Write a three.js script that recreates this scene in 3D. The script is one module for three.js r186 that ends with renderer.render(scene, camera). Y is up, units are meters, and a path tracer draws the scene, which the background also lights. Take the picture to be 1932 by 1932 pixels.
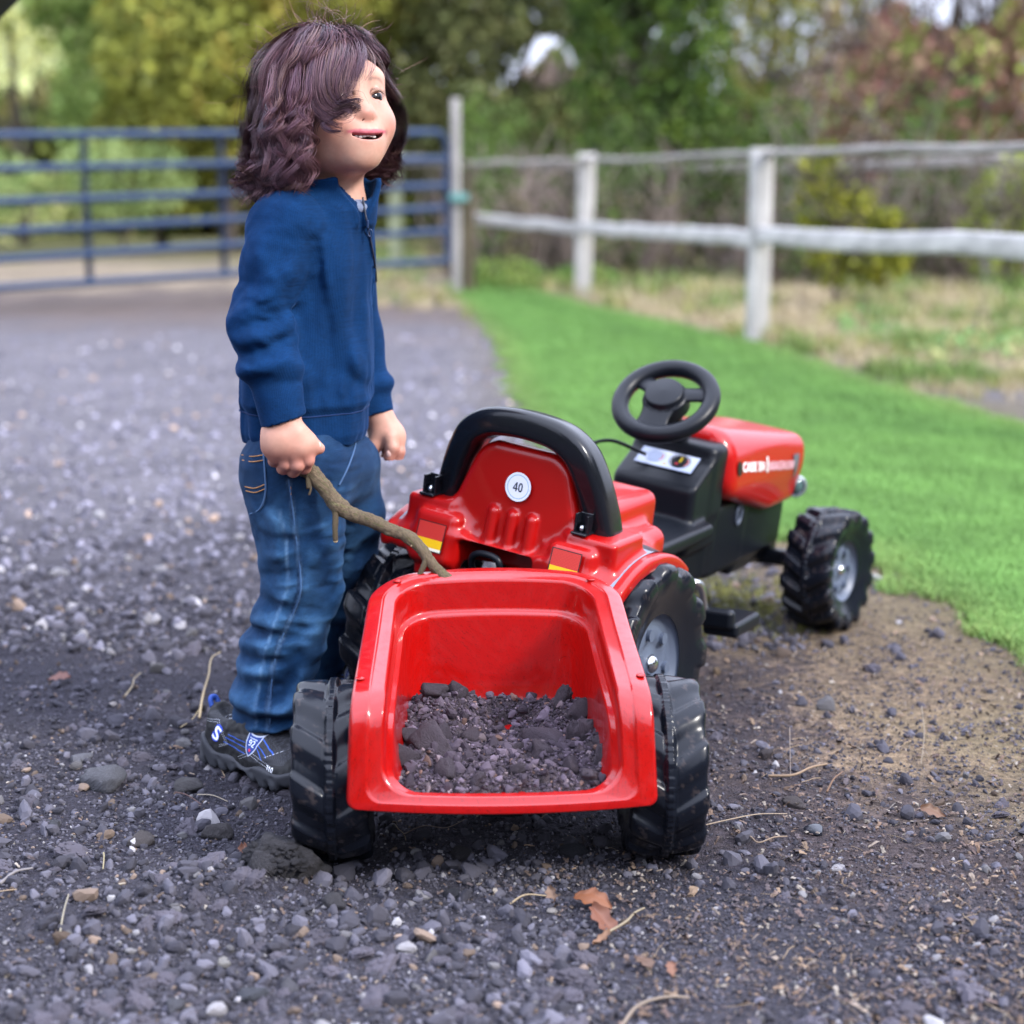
import * as THREE from 'three';
import { mergeGeometries, mergeVertices } from 'three/addons/utils/BufferGeometryUtils.js';
import { RoundedBoxGeometry } from 'three/addons/geometries/RoundedBoxGeometry.js';
import { createNoise2D, createNoise3D } from 'simplex-noise';

// ---------------------------------------------------------------- camera, sky, sun, exposure
const scene = new THREE.Scene();
const camera = new THREE.PerspectiveCamera(32.18, 1, 0.1, 400);
const EYE = 0.77, PITCH = Math.atan(676 / 3350);
camera.position.set(0, EYE, 0);
camera.rotation.set(-PITCH, 0, 0);
camera.focus = 2.06;
camera.filmGauge = 35;
camera.userData.fStop = camera.getFocalLength() / 18;      // an aperture of about 18 mm
const renderer = new THREE.WebGLRenderer({ antialias: true });
renderer.setSize(1024, 1024);
renderer.toneMapping = THREE.LinearToneMapping;
renderer.toneMappingExposure = 3.1;
renderer.shadowMap.enabled = true;

function makeSky() {                                        // bright even overcast, a little brighter overhead
  const W = 256, H = 128, d = new Float32Array(W * H * 4), n = createNoise3D(rng(5));
  for (let j = 0; j < H; j++) for (let i = 0; i < W; i++) {
    const el = ((j + .5) / H - .5) * Math.PI, az = (i + .5) / W * 2 * Math.PI, y = Math.sin(el);
    const cx = Math.cos(az) * Math.cos(el), cz = Math.sin(az) * Math.cos(el);
    const cl = 1 + .12 * n(cx * 1.5, y * 3, cz * 1.5) + .06 * n(cx * 4, y * 8, cz * 4);
    const b = (.50 + 1.0 * Math.max(0, y)) * cl, k = (j * W + i) * 4;
    d[k] = b * .87; d[k + 1] = b * .945; d[k + 2] = b * 1.20; d[k + 3] = 1;
  }
  const t = new THREE.DataTexture(d, W, H, THREE.RGBAFormat, THREE.FloatType);
  t.mapping = THREE.EquirectangularReflectionMapping; t.magFilter = THREE.LinearFilter; t.needsUpdate = true;
  return t;
}
scene.background = makeSky();
scene.environment = scene.background;
const sun = new THREE.DirectionalLight(new THREE.Color(1, .95, .88), 1.5);
sun.position.set(6.2, 5.6, 1.4); sun.target.position.set(0, 0.3, -2.2);
sun.castShadow = true; sun.shadow.radius = 22; sun.shadow.mapSize.set(2048, 2048);
Object.assign(sun.shadow.camera, { left: -6, right: 6, top: 6, bottom: -6, near: .5, far: 40 });
sun.name = 'sun'; sun.target.name = 'sun_target';
scene.add(sun, sun.target);

// ---------------------------------------------------------------- helpers
function rng(seed) { let a = seed >>> 0; return () => { a = (a + 0x6d2b79f5) | 0; let t = Math.imul(a ^ (a >>> 15), 1 | a); t = (t + Math.imul(t ^ (t >>> 7), 61 | t)) ^ t; return ((t ^ (t >>> 14)) >>> 0) / 4294967296; }; }
const N2 = createNoise2D(rng(11)), N3 = createNoise3D(rng(12));
const { clamp, lerp, smoothstep } = THREE.MathUtils, R = THREE.MathUtils.degToRad;
const V = (x, y, z) => new THREE.Vector3(x, y, z);
const rgb = (r, g, b) => new THREE.Color().setRGB(r, g, b);
const gauss = (x, s) => Math.exp(-x * x / (s * s));
// the point that stands at distance -z where the photograph (1932 px wide) shows (u, v)
function P(u, v, z) {
  const c = Math.cos(PITCH), s = Math.sin(PITCH), x = (u - 966) / 3350, y = -(v - 966) / 3350;
  const t = z / (-y * s - c);
  return V(x * t, EYE + (y * c - s) * t, z);
}
const counts = {};
function numbered(name) { const k = counts[name] = (counts[name] ?? -1) + 1; return k ? name + '_' + String(k).padStart(3, '0') : name; }
function tag(o, label, category, group, kind) {
  if (label) o.userData.label = label;
  if (category) o.userData.category = category;
  if (group) o.userData.group = group;
  if (kind) o.userData.kind = kind;
  return o;
}
function mesh(name, geo, mat, parent) {
  const m = new THREE.Mesh(geo, mat); m.name = parent && parent !== scene ? name : numbered(name);
  m.castShadow = m.receiveShadow = true; (parent ?? scene).add(m); return m;
}
function thing(name, label, category, pos = [0, 0, 0], turn = 0, group) {
  const o = new THREE.Group(); o.name = numbered(name); o.position.set(...pos); o.rotation.y = turn; scene.add(o);
  return tag(o, label, category, group);
}
const M = (color, roughness = .8, extra = {}) => new THREE.MeshPhysicalMaterial({ color, roughness, ...extra });
function noiseTex(size, fn, srgb = false) {                 // a tiling texture: fn(u, v) gives a grey or [r, g, b] from 0 to 1
  const d = new Uint8Array(size * size * 4);
  for (let j = 0; j < size; j++) for (let i = 0; i < size; i++) {
    const c = fn(i / size, j / size), k = (j * size + i) * 4;
    for (let q = 0; q < 3; q++) d[k + q] = clamp(255 * (c.length ? c[q] : c), 0, 255);
    d[k + 3] = 255;
  }
  const t = new THREE.DataTexture(d, size, size); t.wrapS = t.wrapT = THREE.RepeatWrapping; t.magFilter = THREE.LinearFilter; t.minFilter = THREE.LinearFilter;
  if (srgb) t.colorSpace = THREE.SRGBColorSpace;
  t.needsUpdate = true; return t;
}
const TN = createNoise3D(rng(77));
const tile = (u, v, f, s = 0) => {                          // noise that repeats every unit square
  const a = u * 2 * Math.PI, b = v * 2 * Math.PI, r = f / (2 * Math.PI);
  return TN(Math.cos(a) * r + s, Math.sin(a) * r + Math.cos(b) * r * 1.3, Math.sin(b) * r * 1.3 - s);
};
function canvasTex(w, h, draw) {
  const c = document.createElement('canvas'); c.width = w; c.height = h; draw(c.getContext('2d'), w, h);
  const t = new THREE.CanvasTexture(c); t.colorSpace = THREE.SRGBColorSpace; return t;
}
function vcol(geo, fn) {                                    // vertex colours (linear) from fn(x, y, z, nx, ny, nz)
  const p = geo.attributes.position, n = geo.attributes.normal, a = new Float32Array(p.count * 3);
  for (let i = 0; i < p.count; i++) { const c = fn(p.getX(i), p.getY(i), p.getZ(i), n?.getX(i), n?.getY(i), n?.getZ(i)); a[i * 3] = c[0]; a[i * 3 + 1] = c[1]; a[i * 3 + 2] = c[2]; }
  geo.setAttribute('color', new THREE.BufferAttribute(a, 3)); return geo;
}
function grid(nu, nv, fn, closedU = false, uvs = [1, 1]) {  // a surface from fn(i/nu, j/nv) -> [x, y, z]
  const pos = [], uv = [], idx = [], W = nu + 1;
  for (let j = 0; j <= nv; j++) for (let i = 0; i <= nu; i++) { pos.push(...fn(i / nu, j / nv)); uv.push(i / nu * uvs[0], j / nv * uvs[1]); }
  for (let j = 0; j < nv; j++) for (let i = 0; i < nu; i++) { const a = j * W + i, b = a + 1, c = a + W, d = c + 1; idx.push(a, b, d, a, d, c); }
  const g = new THREE.BufferGeometry(); g.setAttribute('position', new THREE.Float32BufferAttribute(pos, 3)); g.setAttribute('uv', new THREE.Float32BufferAttribute(uv, 2)); g.setIndex(idx);
  g.computeVertexNormals();
  if (closedU) { const n = g.attributes.normal, v = V(), w = V(); for (let j = 0; j <= nv; j++) { const a = j * W, b = a + nu; v.fromBufferAttribute(n, a).add(w.fromBufferAttribute(n, b)).normalize(); n.setXYZ(a, v.x, v.y, v.z); n.setXYZ(b, v.x, v.y, v.z); } }
  return g;
}
function flip(g) { const i = g.index.array; for (let k = 0; k < i.length; k += 3) { const t = i[k]; i[k] = i[k + 1]; i[k + 1] = t; } const n = g.attributes.normal; for (let k = 0; k < n.array.length; k++) n.array[k] *= -1; return g; }
const plain = (gs) => mergeGeometries(gs.map((g) => { g = g.index ? g.toNonIndexed() : g; for (const k of Object.keys(g.attributes)) if (!['position', 'normal', 'uv'].includes(k)) g.deleteAttribute(k); if (!g.attributes.uv) g.setAttribute('uv', new THREE.BufferAttribute(new Float32Array(g.attributes.position.count * 2), 2)); return g; }));
// a tube whose radius changes along the curve through pts; rad(t) or a number; bump adds knobs
function tube(pts, rad, seg = 40, sides = 8, bump, caps = true) {
  const c = new THREE.CatmullRomCurve3(pts, false, 'centripetal'), fr = c.computeFrenetFrames(seg), q = V();
  const g = grid(sides, seg + (caps ? 2 : 0), (u, w) => {
    let j = Math.round(w * (seg + (caps ? 2 : 0))), end = 0;
    if (caps) { if (j === 0) end = 1; else if (j === seg + 2) { end = 1; } j = clamp(j - 1, 0, seg); }
    const t = j / seg, a = u * 2 * Math.PI; c.getPointAt(t, q);
    let r = end ? 0 : typeof rad === 'function' ? rad(t) : rad;
    if (bump && !end) r *= 1 + bump(t, a);
    const n = fr.normals[j], b = fr.binormals[j], x = Math.cos(a) * r, y = Math.sin(a) * r;
    return [q.x + n.x * x + b.x * y, q.y + n.y * x + b.y * y, q.z + n.z * x + b.z * y];
  }, true);
  return flip(g);
}
const bar = (a, b, r, sides = 8) => tube([a, a.clone().lerp(b, .5), b], r, 4, sides);
function box(w, h, d, x = 0, y = 0, z = 0, r = .004, seg = 2) { const g = new RoundedBoxGeometry(w, h, d, seg, Math.min(r, w / 2.01, h / 2.01, d / 2.01)); g.translate(x, y, z); return g; }
function cyl(r0, r1, h, n = 24) { return new THREE.CylinderGeometry(r0, r1, h, n); }

// ---- signed distance shapes, and a surface-nets mesher for them
const smin = (a, b, k) => { const h = Math.max(k - Math.abs(a - b), 0) / k; return Math.min(a, b) - h * h * k * .25; };
const smax = (a, b, k) => -smin(-a, -b, k);
const dCap = (a, b, ra, rb = ra) => {
  const bx = b.x - a.x, by = b.y - a.y, bz = b.z - a.z, L = 1 / (bx * bx + by * by + bz * bz + 1e-12);
  return (x, y, z) => { const px = x - a.x, py = y - a.y, pz = z - a.z; let t = (px * bx + py * by + pz * bz) * L; t = t < 0 ? 0 : t > 1 ? 1 : t; const qx = px - bx * t, qy = py - by * t, qz = pz - bz * t; return Math.sqrt(qx * qx + qy * qy + qz * qz) - (ra + (rb - ra) * t); };
};
const dEll = (c, rx, ry, rz) => (x, y, z) => { const px = x - c.x, py = y - c.y, pz = z - c.z, ax = px / rx, ay = py / ry, az = pz / rz, k0 = Math.sqrt(ax * ax + ay * ay + az * az), bx = ax / rx, by = ay / ry, bz = az / rz, k1 = Math.sqrt(bx * bx + by * by + bz * bz); return k1 < 1e-9 ? -Math.min(rx, ry, rz) : k0 * (k0 - 1) / k1; };
const dBox = (c, hx, hy, hz, r) => (x, y, z) => { const qx = Math.abs(x - c.x) - hx + r, qy = Math.abs(y - c.y) - hy + r, qz = Math.abs(z - c.z) - hz + r, mx = qx > 0 ? qx : 0, my = qy > 0 ? qy : 0, mz = qz > 0 ? qz : 0; return Math.sqrt(mx * mx + my * my + mz * mz) + Math.min(Math.max(qx, qy, qz), 0) - r; };
const dRot = (f, o, e) => { const m = new THREE.Matrix4().makeRotationFromEuler(new THREE.Euler(...e)).invert().elements; return (x, y, z) => { x -= o.x; y -= o.y; z -= o.z; return f(m[0] * x + m[4] * y + m[8] * z, m[1] * x + m[5] * y + m[9] * z, m[2] * x + m[6] * y + m[10] * z); }; };
const dUnion = (k, ...fs) => (x, y, z) => { let d = fs[0](x, y, z); for (let i = 1; i < fs.length; i++) d = smin(d, fs[i](x, y, z), k); return d; };
function nets(f, lo, hi, cell) {
  const nx = Math.ceil((hi[0] - lo[0]) / cell) + 1, ny = Math.ceil((hi[1] - lo[1]) / cell) + 1, nz = Math.ceil((hi[2] - lo[2]) / cell) + 1, F = new Float32Array(nx * ny * nz).fill(NaN);
  const at = (i, j, k) => { const q = (k * ny + j) * nx + i; return F[q] === F[q] ? F[q] : F[q] = f(lo[0] + i * cell, lo[1] + j * cell, lo[2] + k * cell); };
  // coarse blocks far from the surface are filled at once
  const B = 4;
  for (let k = 0; k < nz; k += B) for (let j = 0; j < ny; j += B) for (let i = 0; i < nx; i += B) {
    const d = f(lo[0] + (i + B / 2) * cell, lo[1] + (j + B / 2) * cell, lo[2] + (k + B / 2) * cell);
    if (Math.abs(d) < cell * B * 2.2) continue;
    for (let c = k; c < Math.min(nz, k + B); c++) for (let b = j; b < Math.min(ny, j + B); b++) F.fill(d, (c * ny + b) * nx + i, (c * ny + b) * nx + Math.min(nx, i + B));
  }
  const id = new Int32Array(nx * ny * nz).fill(-1), pos = [], idx = [];
  for (let k = 0; k < nz - 1; k++) for (let j = 0; j < ny - 1; j++) for (let i = 0; i < nx - 1; i++) {
    const v = [at(i, j, k), at(i + 1, j, k), at(i, j + 1, k), at(i + 1, j + 1, k), at(i, j, k + 1), at(i + 1, j, k + 1), at(i, j + 1, k + 1), at(i + 1, j + 1, k + 1)];
    let m = 0; for (let q = 0; q < 8; q++) if (v[q] < 0) m |= 1 << q;
    if (m === 0 || m === 255) continue;
    let sx = 0, sy = 0, sz = 0, n = 0;
    for (let a = 0; a < 8; a++) for (let bit = 1; bit < 8; bit <<= 1) { if (a & bit) continue; const b = a | bit; if ((v[a] < 0) === (v[b] < 0)) continue; const t = v[a] / (v[a] - v[b]); sx += (a & 1) + (bit === 1 ? t : 0); sy += (a >> 1 & 1) + (bit === 2 ? t : 0); sz += (a >> 2 & 1) + (bit === 4 ? t : 0); n++; }
    id[(k * ny + j) * nx + i] = pos.length / 3;
    pos.push(lo[0] + (i + sx / n) * cell, lo[1] + (j + sy / n) * cell, lo[2] + (k + sz / n) * cell);
  }
  const quad = (a, b, c, d, s) => { if (a < 0 || b < 0 || c < 0 || d < 0) return; s ? idx.push(a, b, c, a, c, d) : idx.push(a, c, b, a, d, c); };
  const I = (i, j, k) => id[(k * ny + j) * nx + i];
  for (let k = 1; k < nz - 1; k++) for (let j = 1; j < ny - 1; j++) for (let i = 1; i < nx - 1; i++) {
    const s = at(i, j, k) < 0;
    if (s !== at(i + 1, j, k) < 0) quad(I(i, j - 1, k - 1), I(i, j, k - 1), I(i, j, k), I(i, j - 1, k), s);
    if (s !== at(i, j + 1, k) < 0) quad(I(i - 1, j, k - 1), I(i - 1, j, k), I(i, j, k), I(i, j, k - 1), s);
    if (s !== at(i, j, k + 1) < 0) quad(I(i - 1, j - 1, k), I(i, j - 1, k), I(i, j, k), I(i - 1, j, k), s);
  }
  const g = new THREE.BufferGeometry(), nor = new Float32Array(pos.length), e = cell * .5;
  for (let q = 0; q < pos.length; q += 3) {
    const x = pos[q], y = pos[q + 1], z = pos[q + 2], gx = f(x + e, y, z) - f(x - e, y, z), gy = f(x, y + e, z) - f(x, y - e, z), gz = f(x, y, z + e) - f(x, y, z - e), l = 1 / (Math.hypot(gx, gy, gz) || 1);
    nor[q] = gx * l; nor[q + 1] = gy * l; nor[q + 2] = gz * l;
  }
  g.setAttribute('position', new THREE.Float32BufferAttribute(pos, 3)); g.setAttribute('normal', new THREE.BufferAttribute(nor, 3)); g.setIndex(idx);
  return g;
}
function planarUV(g, fn) { const p = g.attributes.position, a = new Float32Array(p.count * 2); for (let i = 0; i < p.count; i++) { const c = fn(p.getX(i), p.getY(i), p.getZ(i)); a[2 * i] = c[0]; a[2 * i + 1] = c[1]; } g.setAttribute('uv', new THREE.BufferAttribute(a, 2)); return g; }
const _m = new THREE.Matrix4(), _q = new THREE.Quaternion(), _e = new THREE.Euler();
function instanced(name, geo, mat, list, parent) {          // list of { p, s, e, c }
  const o = new THREE.InstancedMesh(geo, mat, list.length);
  list.forEach((d, i) => { _m.compose(d.p, _q.setFromEuler(_e.set(...d.e)), d.s.isVector3 ? d.s : V(d.s, d.s, d.s)); o.setMatrixAt(i, _m); if (d.c) o.setColorAt(i, d.c); });
  o.name = parent ? name : numbered(name); o.castShadow = o.receiveShadow = true; (parent ?? scene).add(o); o.userData.kind = 'stuff'; return o;
}
// ---------------------------------------------------------------- ground
const slope = (z) => -.02 * Math.max(0, -z - 3);
function groundAt(u, v) {                                   // the ground point seen at (u, v)
  let z = -3; for (let k = 0; k < 40; k++) { const q = P(u, v, z), d = q.y - slope(z); z -= d * 3.2 * Math.min(3, -z / 3); if (z > -.5) z = -.5; if (z < -300) z = -300; }
  const q = P(u, v, z); return [q.x, z];
}
const turfEdge = [[800, 533], [880, 575], [945, 640], [975, 720], [1000, 800], [1100, 905], [1300, 1010], [1480, 1020], [1645, 1040], [1735, 1112], [1932, 1224], [2250, 1420], [2900, 1500], [2900, 900], [2250, 870], [1932, 806], [1800, 772], [1600, 708], [1430, 650], [1300, 618], [1120, 580], [1000, 545], [900, 518]].map(([u, v]) => groundAt(u, v));
function polyDist(poly, x, z) {                             // below 0 inside
  let d = 1e9, inside = false;
  for (let i = 0, j = poly.length - 1; i < poly.length; j = i++) {
    const [ax, az] = poly[j], [bx, bz] = poly[i], ex = bx - ax, ez = bz - az, t = clamp(((x - ax) * ex + (z - az) * ez) / (ex * ex + ez * ez), 0, 1);
    d = Math.min(d, Math.hypot(x - ax - ex * t, z - az - ez * t));
    if ((az > z) !== (bz > z) && x < (bx - ax) * (z - az) / (bz - az) + ax) inside = !inside;
  }
  return inside ? -d : d;
}
function groundHeight(x, z) {
  const near = smoothstep(-z, 12, 2.5), d = -z;
  let h = slope(z);
  h += near * (.010 * N2(x * 2.1, z * 2.1) + .006 * N2(x * 6 + 9, z * 6));
  const dirt = near * smoothstep(polyDist(turfEdge, x, z), -.1, .25);
  if (dirt > 0) {
    const r = (1 - Math.abs(N2(x * 17, z * 17)));
    h += dirt * (.010 * smoothstep(N2(x * 9 + 3, z * 9), .2, .8) * (.6 + .4 * N2(x * 50, z * 50)) + .007 * (r - .6) + .0035 * N2(x * 31, z * 31) + .0028 * N2(x * 60, z * 60) * (d < 4 ? 1 : 0) + .0018 * N2(x * 110, z * 110) * (d < 3.2 ? 1 : 0));
  }
  h += .026 * gauss(Math.hypot(x + .285, (z + 1.77) * 1.2), .07) + .016 * gauss(Math.hypot(x + .40, z + 1.72), .10);   // soil pushed up beside the left wheel
  h -= .012 * gauss(Math.hypot((x + .2) * 1.1, (z + 1.89) * .6), .07) + .008 * gauss(Math.hypot(x - .17, (z + 1.89) * .6), .07);
  h -= .006 * gauss(Math.hypot(x + .32, z + 2.14), .09);
  return h;
}
// 0 = dark moist soil, towards 1 = what each zone is
function groundColour(x, z) {
  const d = -z, n = N2(x * 1.3, z * 1.3) * .5 + N2(x * 4.3, z * 4.3) * .3 + N2(x * 15, z * 15) * .2, m = N2(x * 40, z * 40);
  const c = [.058, .053, .072];
  const mix = (q, t) => { t = clamp(t, 0, 1); for (let i = 0; i < 3; i++) c[i] = lerp(c[i], q[i], t); };
  mix([.245, .228, .255], smoothstep(d + n * .9 - x * .15, 2.7, 5.0));              // dry pale gravel farther off
  mix([.20, .155, .14], smoothstep(d + n * 1.5, 8.0, 11));                          // reddish dust by the gate
  mix([.105, .080, .082], .95 * smoothstep(x + n * .25 - (d - 1.9) * .02, .12, .5) * (1 - smoothstep(d, 4, 6)));   // mulch and chips on the right
  mix([.085, .080, .100], smoothstep(-d - n * .15, -1.85, -1.6));
  mix([.44, .31, .205], .9 * smoothstep(x + n * .16 + .08 * m, .36, .62) * smoothstep(d + n * .2, 1.98, 2.3) * (1 - smoothstep(d, 4, 6)));   // a dry tan strip
  const t = polyDist(turfEdge, x, z);
  if (x > -.9) { mix([.22, .18, .10], smoothstep(-t + n * .2, -.5, -.05) * smoothstep(x + d * .04, -.1, .5) * .75); }
  mix([.125, .25, .04], smoothstep(-t + n * .12, -.06, .16));
  // the verge by the fence: dry grass
  mix([.36, .29, .19], smoothstep(x * .95 + d * .42 + n * .5, 4.35, 4.9) * (t > 0 ? 1 : 0) * smoothstep(d, 2.5, 4));
  mix([.40, .32, .23], smoothstep(d + n * 1.5, 12.3, 13.6)); mix([.26, .25, .10], smoothstep(d + n * 4, 17, 21));
  const k = 1 + .22 * n + .16 * m; return [c[0] * k, c[1] * k, c[2] * k];
}
const steps = (lo, a, b, hi, st, grow) => { const r = []; for (let x = a; x <= b; x += st) r.push(x); let w = st; for (let x = a; x > lo;) { w *= grow; x -= w; r.unshift(x); } w = st; for (let x = b; x < hi;) { w *= grow; x += w; r.push(x); } return r; };
const xs = steps(-90, -.75, 1.0, 90, .0062, 1.06), zs = steps(-150, -2.9, -1.25, 8, .0062, 1.028).reverse();
const dirtTex = noiseTex(1024, (u, v) => {
  let g = .66 + .18 * tile(u, v, 30) + .20 * tile(u, v, 90, 3) + .20 * tile(u, v, 220, 7) + .26 * tile(u, v, 420, 2);
  const w = tile(u, v, 55, 8) * .05; return [g + w, g + w * .5, g - w * .3];
});
const dirtBump = noiseTex(1024, (u, v) => .5 + .16 * tile(u, v, 40, 5) + .2 * (1 - 2 * Math.abs(tile(u, v, 120, 1))) + .18 * tile(u, v, 260, 9));
const groundMat = M(0xffffff, .93, { vertexColors: true, map: dirtTex, bumpMap: dirtBump, bumpScale: .009, specularIntensity: .4 });
{
  const g = grid(xs.length - 1, zs.length - 1, (u, v) => { const x = xs[Math.round(u * (xs.length - 1))], z = zs[Math.round(v * (zs.length - 1))]; return [x, groundHeight(x, z), z]; });
  planarUV(g, (x, y, z) => [x / .42, z / .42]);
  vcol(g, (x, y, z) => groundColour(x, z));
  tag(mesh('ground', g, groundMat), 'dark crumbly soil and gravel yard with a green strip and dry verge', 'ground', null, 'structure');
}

// ---- loose gravel, chips, straw and grass
function rockGeo(seed, detail = 2, rough = .22, flat = 1) {
  const g = mergeVertices(new THREE.IcosahedronGeometry(1, detail).deleteAttribute('normal').deleteAttribute('uv')), p = g.attributes.position, v = V();
  for (let i = 0; i < p.count; i++) {
    v.fromBufferAttribute(p, i);
    let r = 1 + rough * N3(v.x * 1.1 + seed * 7.3, v.y * 1.1, v.z * 1.1) + rough * .45 * N3(v.x * 2.7, v.y * 2.7 + seed, v.z * 2.7) + (detail > 2 ? rough * .5 * N3(v.x * 6, v.y * 6 + seed, v.z * 6) + rough * .34 * N3(v.x * 15, v.y * 15, v.z * 15 + seed) : 0);
    // a few cut faces
    for (let c = 0; c < 9; c++) { const a = seed * 2.4 + c * 2.1, b = Math.sin(seed * 3.1 + c * 1.7), nx = Math.cos(a) * Math.sqrt(1 - b * b), nz = Math.sin(a) * Math.sqrt(1 - b * b), dd = v.x * nx + v.y * b + v.z * nz; if (dd * r > .68) r = lerp(r, .68 / dd, .92); }
    v.multiplyScalar(r); p.setXYZ(i, v.x, v.y * flat, v.z);
  }
  g.computeVertexNormals(); planarUV(g, (x, y, z) => [x * .8 + y * .5 + seed * .37, z * .8 - y * .45]); return g;
}
const rockBump = noiseTex(256, (u, v) => .5 + .2 * tile(u, v, 12) + .2 * tile(u, v, 34, 4) + .2 * tile(u, v, 70, 2));
const rockTex = noiseTex(256, (u, v) => { const g = .78 + .14 * tile(u, v, 9) + .16 * tile(u, v, 40, 3) + .14 * tile(u, v, 90, 5); return g; });
const stoneMat = M(0xffffff, .92, { map: rockTex, bumpMap: rockBump, bumpScale: .003, specularIntensity: .5 });
const gravelMat = M(0xffffff, .92, { flatShading: true, specularIntensity: .4 });
const stoneTint = (r, k = 1) => { const t = r(), b = (.034 + .115 * r() * r()) * k; return t < .006 ? rgb(.30, .29, .30) : t < .06 ? rgb(b * 1.9, b * 1.4, b * 1.1) : t < .11 ? rgb(b * 2.2, b * 2.1, b * 2.2) : rgb(b * .97, b * .93, b * 1.16); };
const clearOf = (x, z) => true;
{
  const r = rng(31);
  const lists = [[], [], [], []];
  const scatter = (n, zn, zf, size, wide, keep, k = 1) => {
    for (let i = 0; i < n; i++) {
      const t = r(), d = 1 / lerp(1 / zn, 1 / zf, t), x = (r() * 2 - 1) * (wide + d * .36), z = -d;
      if (!keep(x, z, r())) continue;
      const s = size(r()) * .5;
      lists[i % 4].push({ p: V(x, groundHeight(x, z) + s * (.12 + .3 * r()), z), e: [r() * 6, r() * 6, r() * 6], s: V(s * (.8 + .5 * r()), s * (.6 + .35 * r()), s * (.8 + .5 * r())), c: stoneTint(r, k * (1 + 2.1 * smoothstep(d - x * .15, 2.6, 4.8))) });
    }
  };
  const off = (x, z) => polyDist(turfEdge, x, z) > .02;
  scatter(110000, 1.25, 3.2, (q) => .0015 + .0045 * q * q, .12, (x, z, q) => off(x, z) && q < .60 + .5 * N2(x * 7, z * 7) + (x < .1 ? .2 : -.15));
  scatter(22000, 1.25, 3.3, (q) => .004 + .009 * q * q, .12, (x, z, q) => off(x, z) && q < .35 + .55 * N2(x * 5, z * 5 + 8) + (x < .1 ? .2 : -.2));
  scatter(4200, 1.25, 3.4, (q) => .012 + .016 * q * q, .15, (x, z, q) => off(x, z) && q < .35 + .4 * N2(x * 3, z * 3 + 3) + (x < .05 ? .2 : -.25));
  scatter(26000, 2.7, 9, (q) => .008 + .020 * q * q * q, .3, (x, z, q) => off(x, z) && x < .5 && q < .6);
  lists.forEach((l, i) => tag(instanced('gravel', rockGeo(i + 1, 1, .30), gravelMat, l), ['fine dark grey gravel strewn over the soil', 'rounded dark grit lying over the soil', 'sharp grey gravel bits over the yard', 'mixed pale and dark gravel over the yard'][i], 'gravel'));
}
{                                                           // clods of crumbly soil in the foreground
  const r = rng(37), L = [[], []];
  for (let i = 0; i < 1100; i++) {
    const d = 1 / lerp(1 / 1.3, 1 / 2.7, r()), x = (r() * 2 - 1) * (.12 + d * .34), z = -d; if (r() > .45 + .5 * N2(x * 4 + 2, z * 4) - (x > .1 ? .42 : 0)) continue;
    if (Math.abs(x + .01) < .26 && z < -1.66 && z > -2.1) continue;
    const s = .006 + .013 * r() * r(), k = .75 + .5 * r();
    L[i % 2].push({ p: V(x, groundHeight(x, z) + s * .15, z), e: [r() * .6, r() * 6.3, r() * .6], s: V(s * (1 + .5 * r()), s * .62, s), c: rgb(.066 * k, .060 * k, .074 * k) });
  }
  L.forEach((l, i) => { const a = rockGeo(70 + i, 3, .34), gs = [a.toNonIndexed()]; for (let k = 0; k < 40; k++) { const t = r() * 6.3, b = r() * 1.3, q = .10 + .20 * r() * r(), g = rockGeo(k % 7, 1, .3).toNonIndexed(); g.scale(q, q * .9, q); g.translate(Math.cos(t) * Math.cos(b) * .85, Math.sin(b) * .75, Math.sin(t) * Math.cos(b) * .85); gs.push(g); } tag(instanced('clods', mergeGeometries(gs), gravelMat, l), ['crumbly dark soil clods strewn over the foreground', 'rough clods of earth between the gravel in the foreground'][i], 'soil clods'); });
}
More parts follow.
